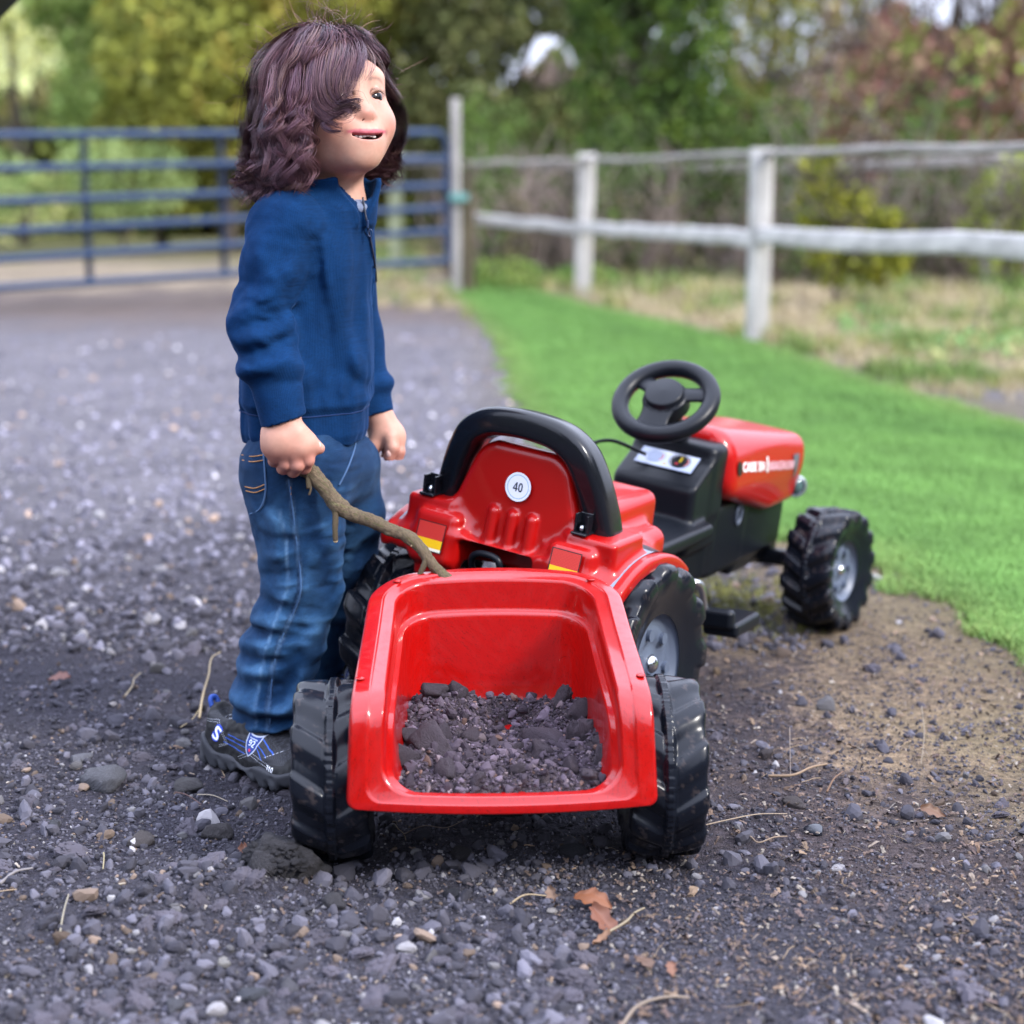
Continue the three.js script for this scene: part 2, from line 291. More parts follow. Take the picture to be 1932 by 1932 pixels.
{
  const r = rng(47), chips = [], straw = [];
  const chip = grid(4, 2, (u, v) => [(u - .5) + .10 * Math.sin(v * 9 + u * 4), .10 * Math.sin(u * 5) + .08 * Math.cos(v * 6 + u * 7), (v - .5) * (.55 + .25 * Math.sin(u * 11) + .18 * Math.cos(u * 23))]).toNonIndexed(); chip.computeVertexNormals();
  const stalk = tube([V(-.5, 0, 0), V(-.15, .06, .05), V(.2, .05, -.03), V(.5, 0, .06)], .02, 6, 4);
  const cc = [[.17, .115, .075], [.12, .075, .05], [.065, .05, .052], [.19, .15, .12], [.085, .055, .048], [.06, .046, .05]];
  for (let i = 0; i < 12000; i++) {
    const d = 1 / lerp(1 / 1.25, 1 / 3.8, r()), x = (r() * 2 - 1) * (.15 + d * .36), z = -d;
    if (polyDist(turfEdge, x, z) < .01 || r() > .05 + smoothstep(x + .15 * N2(x * 4, z * 4), -.05, .45)) continue;
    const s = .004 + .016 * r() * r() * r(), c = cc[Math.floor(r() * 6)], k = .7 + .6 * r();
    chips.push({ p: V(x, groundHeight(x, z) + .002 + .004 * r(), z), e: [(r() - .5) * 1.1, r() * 6.3, (r() - .5) * 1.1], s: V(s, s * .8, s * (.3 + .5 * r())), c: rgb(c[0] * k, c[1] * k, c[2] * k) });
  }
  for (let i = 0; i < 26000; i++) {
    const d = 1 / lerp(1 / 1.25, 1 / 4.2, r()), x = (r() * 2 - 1) * (.15 + d * .36), z = -d;
    if (polyDist(turfEdge, x, z) < .01 || r() > .10 + .9 * smoothstep(x + .2 * N2(x * 4, z * 4), -.1, .35)) continue;
    const s = .003 + .009 * r() * r(), k = .5 + .8 * r(), w = r() < .12 ? [.22, .19, .16] : r() < .4 ? [.11, .075, .06] : [.060, .046, .050];
    chips.push({ p: V(x, groundHeight(x, z) + .001 + .004 * r(), z), e: [(r() - .5) * 1.6, r() * 6.3, (r() - .5) * 1.6], s: V(s, s, s * (.4 + .5 * r())), c: rgb(w[0] * k, w[1] * k, w[2] * k) });
  }
  for (let i = 0; i < 2400; i++) {
    const d = 1 / lerp(1 / 1.25, 1 / 3.8, r()), x = (r() * 2 - 1) * (.15 + d * .36), z = -d;
    if (polyDist(turfEdge, x, z) < .0 || r() > .03 + .9 * smoothstep(x + .2 * N2(x * 3, z * 3), .1, .6)) continue;
    const s = .010 + .036 * r() * r(), k = .5 + .8 * r();
    straw.push({ p: V(x, groundHeight(x, z) + .003 + .004 * r(), z), e: [(r() - .5) * .8, r() * 6.3, (r() - .5) * .5], s: V(s, s * .7, s * .6), c: rgb(.25 * k, .18 * k, .11 * k) });
  }
  tag(instanced('wood_chip', chip, M(0xffffff, .85, { side: THREE.DoubleSide }), chips), 'brown and tan wood chips and bark bits scattered on the right', 'wood chips');
  tag(instanced('straw', stalk, M(0xffffff, .8), straw), 'thin dry straw bits scattered over the soil', 'straw');
}
const bladeGeo = (() => {                                   // a tuft of narrow bent blades
  const gs = [], r = rng(3);
  for (let k = 0; k < 7; k++) {
    const a = r() * 6.3, l = .7 + .5 * r(), w = .05 + .03 * r(), lean = .25 + .5 * r(), ox = (r() - .5) * .7, oz = (r() - .5) * .7;
    gs.push(grid(1, 3, (u, v) => { const s = (u - .5) * w * (1 - v * .85), o = lean * v * v; return [ox + Math.cos(a) * o - Math.sin(a) * s, l * (v - .12 * v * v), oz + Math.sin(a) * o + Math.cos(a) * s]; }));
  }
  return plain(gs);
})();
const leafMat = (o = {}) => M(0xffffff, .75, { side: THREE.DoubleSide, specularIntensity: .35, ...o });
{
  const r = rng(91), L = [], D = [];
  for (let i = 0; i < 320000 && L.length < 130000; i++) {
    const d = 1 / lerp(1 / 2.3, 1 / 13.5, r()), x = -1 + r() * (2.2 + d * .5), z = -d, t = polyDist(turfEdge, x, z);
    if (t > .05 - .16 * r() * r() + .05 * N2(x * 3, z * 3)) continue;
    const s = (.010 + .008 * r()) * (1 + d * .14), q = .75 + .5 * r() + .15 * N2(x * 3, z * 3), y = clamp((t + .12) * 3, 0, 1) * r();
    L.push({ p: V(x, groundHeight(x, z) - .002, z), e: [0, r() * 6.3, 0], s: V(s * 1.3, s, s * 1.3), c: rgb(lerp(.130, .25, y) * q, lerp(.255, .235, y) * q, lerp(.06, .08, y) * q) });
  }
  tag(instanced('grass', bladeGeo, leafMat(), L), 'short bright green grass strip behind the toy tractor', 'grass');
  // dry grass and weeds of the verge under the fence
  for (let i = 0; i < 90000 && D.length < 26000; i++) {
    const d = 1 / lerp(1 / 4, 1 / 24, r()), x = -1.5 + r() * (3 + d * .55), z = -d, t = polyDist(turfEdge, x, z);
    if (t < .05 || x * .95 + d * .42 + .4 * N2(x, z) < 4.3 - .5 * r()) continue;
    const g = N2(x * .8, z * .8) + .5 * N2(x * 2.3, z * 2.3), s = (.035 + .065 * r()) * (1 + .5 * g) * clamp(d / 8, .6, 1.5), q = .7 + .6 * r();
    const c = g > .45 ? [.13, .20, .05] : g > .1 ? [.28, .27, .10] : [.40, .33, .21];
    D.push({ p: V(x, groundHeight(x, z) - .005, z), e: [0, r() * 6.3, 0], s: V(s, s, s), c: rgb(c[0] * q, c[1] * q, c[2] * q) });
  }
  tag(instanced('dry_grass', bladeGeo, leafMat(), D), 'tan and green dry grass growing along the wooden fence', 'grass');
  const G = [];
  for (let i = 0; i < 420; i++) { const x = .36 + .17 * (r() + r() - 1), z = -2.98 - .26 * (r() + r() - 1) , s = .012 + .014 * r(), q = .7 + .6 * r(); G.push({ p: V(x, groundHeight(x, z), z), e: [0, r() * 6.3, 0], s, c: rgb(.19 * q, .19 * q, .05 * q) }); }
  tag(instanced('dry_grass', bladeGeo, leafMat(), G), 'olive grass tuft on the soil under the front of the toy tractor', 'grass');
}

// ---------------------------------------------------------------- fences and gate
const woodTex = noiseTex(256, (u, v) => { const g = .78 + .16 * tile(u * 1, v * 1, 4) + .16 * TN(Math.cos(u * 6.283) * 5, Math.sin(u * 6.283) * 5, v * 2) + .1 * tile(u, v, 60, 3); return [g, g * .985, g * .955]; });
const whiteWood = M(rgb(.60, .585, .575), .8, { map: woodTex }), greyWood = M(rgb(.36, .335, .315), .85, { map: woodTex }), oldWood = M(rgb(.36, .34, .28), .85, { map: woodTex }), darkWood = M(rgb(.16, .13, .08), .85, { map: woodTex });
function beam(a, b, w, h, bend = .006, seed = 1) {          // a sawn timber from a to b, slightly warped, with worn corners
  const d = b.clone().sub(a), L = d.length(), x = d.clone().normalize(), up = Math.abs(x.y) > .9 ? V(0, 0, 1) : V(0, 1, 0), y = up.clone().addScaledVector(x, -up.dot(x)).normalize(), z = x.clone().cross(y), n = 12, m = 16;
  const sec = (i) => { const t = i / m * 2 * Math.PI, c = Math.cos(t), s = Math.sin(t), q = Math.pow(Math.abs(c) ** 8 + Math.abs(s) ** 8, -1 / 8); return [c * q, s * q]; };
  return flip(grid(m, n + 2, (u, v) => {
    const k = Math.round(v * (n + 2)), e = k === 0 || k === n + 2 ? 0 : 1, j = clamp(k - 1, 0, n), t = j / n, [cy, cz] = sec(Math.round(u * m));
    const oy = cz * h / 2 * e * (1 + .05 * N2(t * 3, seed)) + bend * N2(t * 2.2, seed * 3.1) + .002 * N2(t * 9 + cy, seed), oz = cy * w / 2 * e + bend * N2(t * 2.2 + 7, seed * 2.3);
    return [a.x + d.x * t + y.x * oy + z.x * oz, a.y + d.y * t + y.y * oy + z.y * oz, a.z + d.z * t + y.z * oy + z.z * oz];
  }, true, [.3, L * 1.2]));
}
{
  const zA = -8.55, zB = -12.2, postAt = (u, v, z) => P(u, v, z);
  const A0 = P(1428, 645, zA), A1 = P(1438, 279, zA), B0 = P(1098, 560, zB), B1 = P(1108, 289, zB);
  const along = (t, y0, y1) => V(lerp(B0.x, A0.x, t), lerp(y0, y1, t), lerp(zB, zA, t));
  const f = thing('wooden_fence', 'weathered white post and rail fence running along the green grass strip', 'fence');
  mesh('post', beam(A0.clone().setY(A0.y - .2), A1, .105, .10, .004, 2), whiteWood, f);
  mesh('post', beam(B0.clone().setY(B0.y - .2), B1, .115, .11, .004, 4), whiteWood, f);
  const C0 = along(2.02, 0, 0), gz = slope(C0.z); mesh('post', beam(V(C0.x, gz - .2, C0.z), V(C0.x, .84, C0.z), .11, .11, .004, 5), whiteWood, f);
  const S = V(.03, 0, .075);
  const yTopB = P(1108, 302, zB).y, yTopA = P(1438, 291, zA).y, yMidB = P(1108, 432, zB).y, yMidA = P(1438, 446, zA).y;
  const ext = (y0, y1, t) => lerp(y0, y1, t);
  const rail = (t0, t1, y0, y1, h, m, s, o = S) => mesh('rail', beam(along(t0, ext(y0, y1, t0), ext(y0, y1, t0)).add(o), along(t1, ext(y0, y1, t1), ext(y0, y1, t1)).add(o), .045, h, .010, s), m, f);
  const left = P(890, 0, -12.6).x, seg = (yA, yB, h, m, sd, oz) => mesh('rail', beam(V(left, yA, -12.6 + oz), V(B0.x, yB, zB + oz), .04, h, .008, sd), m, f);
  seg(P(890, 309, -12.6).y, yTopB, .030, greyWood, 3, .06); seg(P(890, 412, -12.6).y, yMidB, .078, whiteWood, 6, -.06);
  rail(-.02, 1.02, yTopB, yTopA, .030, greyWood, 4); rail(.98, 2.04, yTopB, yTopA, .032, greyWood, 9);
  rail(.0, .62, yMidB, yMidA, .080, whiteWood, 7, V(-.03, 0, -.075)); rail(.61, 1.0, yMidB + .004, yMidA - .012, .080, whiteWood, 8, V(-.03, 0, -.075)); rail(1.0, 2.04, yMidB, yMidA, .084, whiteWood, 11, V(-.03, 0, -.075));
  // a second, plainer fence across the lane
  const g = thing('wooden_fence', 'second grey rail fence standing farther back behind the white fence', 'fence');
  const q = (u, v, z) => P(u, v, z);
  mesh('rail', beam(q(700, 300, -16.5), q(1110, 314, -15.5), .05, .09, .01, 12), greyWood, g); mesh('rail', beam(q(1110, 314, -15.5), q(1500, 318, -14), .05, .08, .01, 13), oldWood, g); mesh('rail', beam(q(1490, 318, -14), q(2050, 298, -12.6), .05, .085, .01, 14), greyWood, g);
  for (const [u, z, s] of [[745, -16.4, 1], [1128, -15.55, 2], [1500, -14.05, 3], [1885, -13.1, 4]]) { const p = q(u, 300, z); mesh('post', beam(V(p.x, slope(z) - .2, z - .06), V(p.x, p.y + .1, z - .06), .12, .12, .004, 20 + s), s === 1 ? M(rgb(.45, .5, .3), .85, { map: woodTex }) : greyWood, g); }
  // posts at the end of the gate
  const tp = thing('gate_post', 'tall grey wooden post at the end of the metal gate', 'post');
  mesh('post', beam(P(862, 510, -12.5).setY(slope(-12.5) - .2), P(859, 185, -12.5), .062, .062, .004, 31), M(rgb(.46, .44, .43), .85, { map: woodTex }), tp);
  mesh('latch', box(.13, .05, .03, P(866, 372, -12.44).x, P(866, 372, -12.44).y, -12.44), M(rgb(.12, .3, .28), .5), tp);
  const dp = thing('gate_post', 'dark brown stained short post beside the tall grey post', 'post');
  mesh('post', beam(P(884, 508, -12.6).setY(slope(-12.6) - .2), P(883, 318, -12.6), .085, .085, .004, 32), darkWood, dp);
}
{
  const m = M(rgb(.028, .050, .105), .6, { specularIntensity: .4 }), t = thing('metal_gate', 'blue grey tube gate with six horizontal rails behind the child', 'gate');
  const G0 = P(0, 0, -10.75), G1 = P(842, 0, -12.5), dx = (G1.x - G0.x), s = (u) => 0;
  const at = (k, y) => V(lerp(G0.x, G1.x, k), y, lerp(-10.75, -12.5, k));
  const L = [255, 318, 380, 436, 488, 541].map((v) => P(0, v, -10.75).y), Rr = [250, 304, 345, 386, 428, 494].map((v) => P(842, v, -12.5).y);
  const Rx = [250, 300, 350, 392, 436, 492].map((v) => P(842, v, -12.5).y);
  const r = .024;
  for (let k = 0; k < 6; k++) { const a = at(-.75, L[k] + (L[k] - Rx[k]) * .75), b = at(k === 0 ? .965 : .995, Rx[k]); mesh('rail', bar(a, b, r, 10), m, t); }
  mesh('end_frame', tube([at(.96, Rx[0]), at(.985, Rx[0] - .01), at(.998, Rx[0] - .07), at(1, Rx[1]), at(1, Rx[5] - .02)], r, 30, 10), m, t);
  for (const u of [163, 420]) { let k = 0; for (let i = 0; i < 20; i++) { const q = at(k, 0), px = 966 + 3350 * q.x / (-q.z * Math.cos(PITCH) + .5 * Math.sin(PITCH)); k += (u - px) / 842; } mesh('upright', bar(at(k, lerp(L[0], Rx[0], k)).add(V(0, 0, -.03)), at(k, lerp(L[5], Rx[5], k) - .03).add(V(0, 0, -.03)), .022, 10), M(rgb(.012, .02, .045), .6, { specularIntensity: .4 }), t); }
  mesh('upright', bar(at(-.7, L[0] * 1.05), at(-.7, slope(-9) - .1), .03, 10), m, t);
}

// ---------------------------------------------------------------- trees and brush
const leafQuad = (() => { const g = grid(2, 2, (u, v) => [(u - .5) * (1 - .9 * Math.abs(v - .5) * 2 * Math.abs(v - .5) * 2), (v - .5) * 1.4, .18 * Math.abs(u - .5) - .12 * v * v]); return g; })();
const barkMat = M(rgb(.13, .105, .085), .95, { map: rockTex });
const foliageMat = leafMat({ transmission: .25, thickness: 0, roughness: .9 });
function tree(name, label, pos, h, blobs, cols, n, leaf, seed, o = {}) {
  const r = rng(seed), t = thing(name, label, o.cat ?? 'tree', [pos[0], slope(pos[1]) - .05, pos[1]], 0, o.group), gs = [];
  const lean = (r() - .5) * .3, tr = o.trunk ?? .09, top = h * .8;
  gs.push(tube([V(0, -.1, 0), V(lean * .3, top * .3, .05), V(lean * .7, top * .65, -.05), V(lean, top, 0)], (q) => tr * (1 - .75 * q), 14, 8));
  const limbs = o.limbs ?? 8;
  for (let k = 0; k < limbs; k++) { const b = blobs[k % blobs.length], y0 = top * (.15 + .7 * r()), e = V(b[0] + (r() - .5) * b[3], b[1] + (r() - .5) * b[4], b[2] + (r() - .5) * b[3]); gs.push(tube([V(lean * y0 / top, y0, 0), V(e.x * .45, lerp(y0, e.y, .35), e.z * .45), e], (q) => tr * .38 * (1 - .8 * q), 8, 5)); if (o.twigs) for (let i = 0; i < o.twigs; i++) { const f = e.clone().multiplyScalar(.4 + .6 * r()); f.y = lerp(y0, e.y, .6); gs.push(tube([f, f.clone().add(V((r() - .5) * .7, .35 * r(), (r() - .5) * .7)), f.clone().add(V((r() - .5) * 1.3, .3 + .8 * r(), (r() - .5) * 1.3))], (q) => .012 * (1 - .7 * q), 5, 4)); } }
  mesh('trunk', plain(gs), o.bark ?? barkMat, t);
  n = Math.round(n * 3.2); leaf *= .56;
  const L = [], wsum = blobs.reduce((a, b) => a + b[3] * b[4], 0);
  for (const b of blobs) {
    const m = Math.round(n * b[3] * b[4] / wsum);
    for (let i = 0; i < m; i++) {
      let x, y, z; do { x = r() * 2 - 1; y = r() * 2 - 1; z = r() * 2 - 1; } while (x * x + y * y + z * z > 1 || x * x + y * y + z * z < .12);
      const px = b[0] + x * b[3], py = b[1] + y * b[4], pz = b[2] + z * b[3], cl = N3((px + pos[0]) * (o.gap ?? 1.3), py * (o.gap ?? 1.3), (pz + pos[1]) * (o.gap ?? 1.3));
      if (cl < (o.thin ?? -.35) || py < .02) continue;
      if (o.hole && o.hole(px + pos[0], py + slope(pos[1]), pz + pos[1])) continue;
      const c = cols[Math.min(cols.length - 1, Math.floor((cl * .5 + .5 + (r() - .5) * .35) * cols.length)) < 0 ? 0 : Math.min(cols.length - 1, Math.max(0, Math.floor((cl * .5 + .5 + (r() - .5) * .35) * cols.length)))], k = .65 + .7 * r(), s = leaf * (.7 + .6 * r());
      L.push({ p: V(px, py, pz), e: [r() * 6.3, r() * 6.3, r() * 6.3], s, c: rgb(c[0] * k * TINT, c[1] * k * TINT, c[2] * k * TINT) });
    }
  }
  instanced('crown', leafQuad, foliageMat, L, t);
  return t;
}
const TINT = 2.3;
const X = (u, z) => P(u, 290, z).x;
const yellow = [[.09, .10, .02], [.125, .135, .028], [.155, .16, .03], [.185, .16, .035]], fresh = [[.075, .115, .03], [.105, .15, .04], [.13, .175, .05], [.155, .20, .06]], pale = [[.17, .20, .06], [.25, .27, .09], [.31, .31, .13], [.36, .35, .17]];
const olive = [[.03, .04, .012], [.07, .085, .02], [.11, .12, .03], [.16, .14, .04]], cedar = [[.008, .015, .004], [.018, .034, .006], [.034, .062, .009], [.07, .105, .015]], brown = [[.05, .035, .028], [.10, .07, .055], [.15, .11, .085], [.19, .17, .06]], red = [[.07, .03, .028], [.13, .06, .05], [.15, .10, .06], [.15, .18, .04]];
{
  const g = grid(40, 12, (u, v) => { const x = lerp(-26, -4.2, u), z = lerp(-27, -52, v); return [x, slope(z) - .1 + 6.5 * smoothstep(v, 0, .9) * smoothstep(-x, 4.2, 9) + .25 * N2(x * .3, z * .3), z]; });
  vcol(g, (x, y, z) => { const n = .85 + .3 * N2(x * .25, z * .12) + .2 * N2(x * 1.3, z * .7); return [.30 * n, .32 * n, .115 * n]; });
  tag(mesh('hillside', g, M(0xffffff, .95, { vertexColors: true })), 'pale green grassy slope rising at the far left', 'hillside', null, 'structure');
}
tree('willow_tree', 'pale yellow green tree filling the far left above the gate', [X(40, -24), -24], 5.5, [[-.2, 3.4, 0, 1.9, 1.3], [-2, 3.6, .5, 1.8, 1.3], [.6, 3.8, 0, 1.5, 1.5], [-.2, .6, 0, 1.6, .5]], pale, 1500, .17, 101, { gap: .8, thin: -.7 });
tree('broadleaf_tree', 'fresh green tree between the pale tree and the yellow one', [X(300, -22), -22], 5, [[0, 1.9, 0, 1.25, 1.7], [.2, 3.6, 0, 1.5, 1.6], [-.9, 3.4, 0, .8, 1]], fresh, 6500, .14, 102, { thin: -.5 });
tree('broadleaf_tree', 'yellow autumn tree directly above and left of the child', [X(430, -21), -21], 5, [[0, 2.4, 0, 1.5, 1.5], [1.0, 3.4, 0, 1.5, 1.5], [-.7, 1.3, 0, .9, 1.0]], yellow, 7500, .14, 103, { thin: -.45 });
tree('broadleaf_tree', 'olive and yellow tree behind the head of the child', [X(680, -22.5), -22.5], 5, [[0, 2.2, 0, 1.6, 1.7], [.5, 3.6, .3, 1.6, 1.4], [-.5, 1.0, 0, 1.2, .9]], [...olive.slice(1), [.22, .20, .03]], 7500, .14, 104, { thin: -.5 });
const skyGap = (x, y, z) => { const u = 966 + 3350 * x / -z * .985, v = 290 - 3350 * (y - EYE) / -z * .985; return Math.hypot((u - 1030) / 48, (v - 120) / 46) < 1; };
tree('broadleaf_tree', 'dull green tree with a bright sky gap right of the child', [X(930, -21), -21], 5, [[0, 2.0, 0, 1.5, 1.6], [.4, 3.3, 0, 1.5, 1.5], [.4, .9, 0, 1.3, .9]], [[.022, .03, .010], [.042, .052, .016], [.07, .076, .026], [.10, .10, .04]], 7000, .13, 105, { thin: -.4, hole: skyGap });
tree('cedar_tree', 'dark green cedar with drooping boughs behind the fence', [X(1215, -15.5), -15.5], 6, [[0, 1.9, 0, .75, 1.1], [.1, 3.1, 0, .85, 1.1], [-.25, 2.6, 0, .5, .8], [.35, 1.2, .1, .5, .8], [.1, .55, 0, .45, .5], [0, 4.6, 0, .6, 1.1]], cedar, 9000, .085, 106, { thin: -.3, gap: 2.2 });
tree('sparse_tree', 'thin leaved tree with many sky openings on the upper right', [X(1440, -21), -21], 5, [[0, 2.2, 0, 1.3, 1.0], [.3, 3.4, 0, 1.5, 1.1], [0, 1.1, 0, 1.4, .9]], olive, 4200, .12, 107, { thin: -.16, gap: 2.0, twigs: 7, limbs: 12, bark: M(rgb(.16, .14, .14), .95) });
tree('bare_tree', 'brown leafless tree with reddish twigs at the right edge', [X(1800, -17), -17], 5, [[0, 1.5, 0, 1.3, 1.1], [.5, 2.6, 0, 1.2, .9], [-.4, .8, 0, 1.2, .8]], red, 5200, .12, 108, { thin: -.25, twigs: 10, limbs: 14, hole: (x, y, z) => { const u = 966 + 3350 * x / -z * .985, v = 290 - 3350 * (y - EYE) / -z * .985; return Math.hypot((u - 1760) / 90, (v - 5) / 55) < 1; } });
tree('bare_tree', 'brown twiggy tree between the thin tree and the right edge', [X(1640, -18.5), -18.5], 4.5, [[0, 1.2, 0, 1.2, .9], [.2, 2.2, 0, .9, .7]], brown, 3600, .12, 109, { thin: -.2, twigs: 10, limbs: 14, hole: (x, y, z) => { const u = 966 + 3350 * x / -z * .985, v = 290 - 3350 * (y - EYE) / -z * .985; return v < 60 && u > 1560; } });
{                                                           // loose green undergrowth through the brush
  const r = rng(227), L = [];
  for (let i = 0; i < 34000; i++) { const z = -12.8 - 6.5 * r(), u = 860 + 1250 * r(), x = X(u, z), n = N3(x * .9, 2, z * .6) + .5 * N3(x * 2.4, 7, z * 2), h = .25 + 1.3 * smoothstep(n, -.5, .9); if (n < -.25 + .3 * r()) continue; const y = slope(z) + h * Math.pow(r(), .8), k = .6 + .8 * r(), c = n > .5 ? [.085, .14, .025] : n > .1 ? [.07, .10, .03] : [.13, .12, .06]; L.push({ p: V(x, y, z), e: [r() * 6.3, r() * 6.3, r() * 6.3], s: .03 + .04 * r(), c: rgb(c[0] * k, c[1] * k, c[2] * k) }); }
  tag(instanced('undergrowth', leafQuad, foliageMat, L), 'loose dark green undergrowth between the brown brush behind the fences', 'undergrowth');
}
tree('shrub', 'yellow green bush just behind the rails right of the nearer white post', [X(1590, -10.6), -10.6], 1.2, [[-.12, .75, 0, .16, .33], [.05, .5, 0, .3, .33], [.25, .45, 0, .2, .25]], [[.04, .055, .008], [.09, .10, .012], [.15, .15, .018]], 1100, .06, 110, { cat: 'bush', trunk: .02, limbs: 9, thin: -.15, gap: 5, twigs: 3 });
tree('shrub', 'olive bush among brown brush at the right edge', [X(1905, -12.5), -12.5], 1.3, [[0, .55, 0, .35, .5], [.5, .5, 0, .4, .45]], [[.04, .05, .012], [.08, .10, .02], [.14, .16, .03]], 700, .07, 111, { cat: 'bush', trunk: .02, limbs: 7, thin: -.05, gap: 4, twigs: 4 });
tree('shrub', 'low weed clump under the rails right of the nearer white post', [X(1640, -8.6), -8.6], .4, [[0, .10, 0, .13, .11], [.14, .07, .05, .1, .07]], [[.05, .12, .04], [.09, .19, .06]], 260, .03, 112, { cat: 'bush', trunk: .006, limbs: 6, thin: -.1, gap: 8 });
tree('shrub', 'low weed clump at the right edge below the fence', [X(1845, -7.6), -7.6], .4, [[0, .09, 0, .16, .10], [.22, .08, 0, .15, .09], [-.2, .06, .05, .12, .07]], [[.06, .12, .05], [.11, .19, .07], [.22, .22, .10]], 420, .032, 113, { cat: 'bush', trunk: .006, limbs: 8, thin: -.1, gap: 7 });
tree('shrub', 'green weeds at the foot of the dark gate post', [X(950, -13.2), -13.2], .5, [[0, .12, 0, .35, .16], [.6, .1, 0, .3, .13]], [[.07, .13, .03], [.14, .18, .05]], 800, .05, 114, { cat: 'bush', trunk: .008, limbs: 4, thin: -.6 });
tree('shrub', 'soft green bush behind the left half of the gate', [X(230, -20), -20], 1.3, [[0, .9, 0, .8, .5], [-1.8, .8, 0, 1.0, .45]], [[.06, .09, .03], [.11, .15, .05], [.16, .20, .08]], 1500, .1, 115, { cat: 'bush', trunk: .03, limbs: 5, thin: -.3 });
{                                                           // the brush and the wood that close the view behind the trees
  const r = rng(211), T = [], B = [];
  const twig = tube([V(0, 0, 0), V(.06, .35, .05), V(-.05, .7, 0), V(.08, 1, -.06)], (t) => .014 * (1 - .7 * t), 6, 4);
  for (let i = 0; i < 5200; i++) { const z = -13.5 - 5 * r(), u = 850 + 1250 * r(), x = X(u, z), nn = N2(u * .006, z * .3), s = (.35 + .75 * r()) * (.75 + .5 * nn), k = .6 + .8 * r(); if (nn < -.45) continue; T.push({ p: V(x, slope(z), z), e: [(r() - .5) * 1.2, r() * 6.3, (r() - .5) * 1.2], s: V(s * 1.3, s, s * 1.3), c: rgb(.20 * k, .155 * k, .13 * k) }); }
  tag(instanced('brush', twig, M(0xffffff, .95), T), 'tangle of brown bare brush behind the wooden fences', 'brush');
  for (let i = 0; i < 64000; i++) {
    const z = -27 - 14 * r(), u = -400 + 2800 * r(), x = X(u, z), hmax = .77 + -z * (.035 + .018 * N2(u * .004, 3) + .012 * N2(u * .015, 9)), y = slope(z) + (hmax - slope(z)) * Math.pow(r(), .8), n = N3(x * .4, y * .6, z * .2), k = .6 + .7 * r();
    const c = u > 1000 ? (n > .15 ? [.14, .15, .05] : [.20, .155, .13]) : (n > .2 ? [.28, .33, .09] : n > -.25 ? [.18, .23, .07] : [.24, .22, .09]);
    B.push({ p: V(x, y, z), e: [r() * 6.3, r() * 6.3, r() * 6.3], s: .19 + .13 * r(), c: rgb(c[0] * k, c[1] * k, c[2] * k) });
  }
  tag(instanced('woodland', leafQuad, foliageMat, B), 'far mass of mixed green and brown woodland closing the view', 'woods');
}
{                                                           // the wood goes on all round the yard, beside and behind the camera
  const r = rng(223), L = [];
  for (let i = 0; i < 24000; i++) {
    const a = lerp(-35, 215, r()) * Math.PI / 180, rad = lerp(13, 22, Math.sqrt(r())), x = Math.cos(a) * rad * 1.1, z = Math.sin(a) * rad - 1, y = -.2 + (5.5 + 3.5 * N2(a * 2.2, 4) + 1.5 * N2(a * 7, 1)) * Math.pow(r(), .75);
    if (z < -9 && Math.abs(x) < -z * .45) continue;
    const k = .6 + .7 * r(), c = N3(x * .25, y * .4, z * .25) > .1 ? [.10, .13, .03] : [.07, .085, .028];
    L.push({ p: V(x, y, z), e: [r() * 6.3, r() * 6.3, r() * 6.3], s: .55 + .4 * r(), c: rgb(c[0] * k, c[1] * k, c[2] * k) });
  }
  tag(instanced('woodland', leafQuad, foliageMat, L), 'trees that ring the yard outside the picture', 'woods');
}
tree('overhanging_tree', 'dark limb of a near tree crossing the top left corner', [-3.3, -3.7], 3.2, [[-.5, 3.4, 0, .8, .7]], [[.004, .006, .002], [.007, .01, .004]], 900, .06, 301, { trunk: .1, limbs: 3 });
{ const t = scene.getObjectByName('overhanging_tree'), o = t.position; mesh('limb', tube([V(.0, 1.1, 0), P(-310, 262, -3.62).sub(o), P(-115, 72, -3.58).sub(o), P(58, -98, -3.55).sub(o), P(200, -270, -3.5).sub(o)], (q) => .068 * (1 - .35 * q), 24, 10, (q, a) => .08 * Math.sin(a * 3 + q * 20)), M(rgb(.02, .022, .012), .95), t); }
// ---------------------------------------------------------------- materials of the toys
const redPlastic = M(rgb(.35, .0028, .0022), .36, { clearcoat: .45, clearcoatRoughness: .06, specularIntensity: .5, side: THREE.DoubleSide });
const blackPlastic = M(rgb(.006, .0075, .011), .36, { specularIntensity: .45, side: THREE.DoubleSide });
const glossBlack = M(rgb(.006, .007, .010), .25, { specularIntensity: .5, clearcoat: .25, clearcoatRoughness: .08 });
const tyreBump = noiseTex(256, (u, v) => .5 + .25 * tile(u, v, 60) + .25 * tile(u, v, 20, 3));
const tyreMat = M(0xffffff, .22, { vertexColors: true, specularIntensity: .5 });
const hubMat = M(rgb(.085, .105, .15), .45), chrome = M(rgb(.62, .63, .65), .18, { metalness: 1 });
const mudMat = M(rgb(.075, .05, .042), .95);

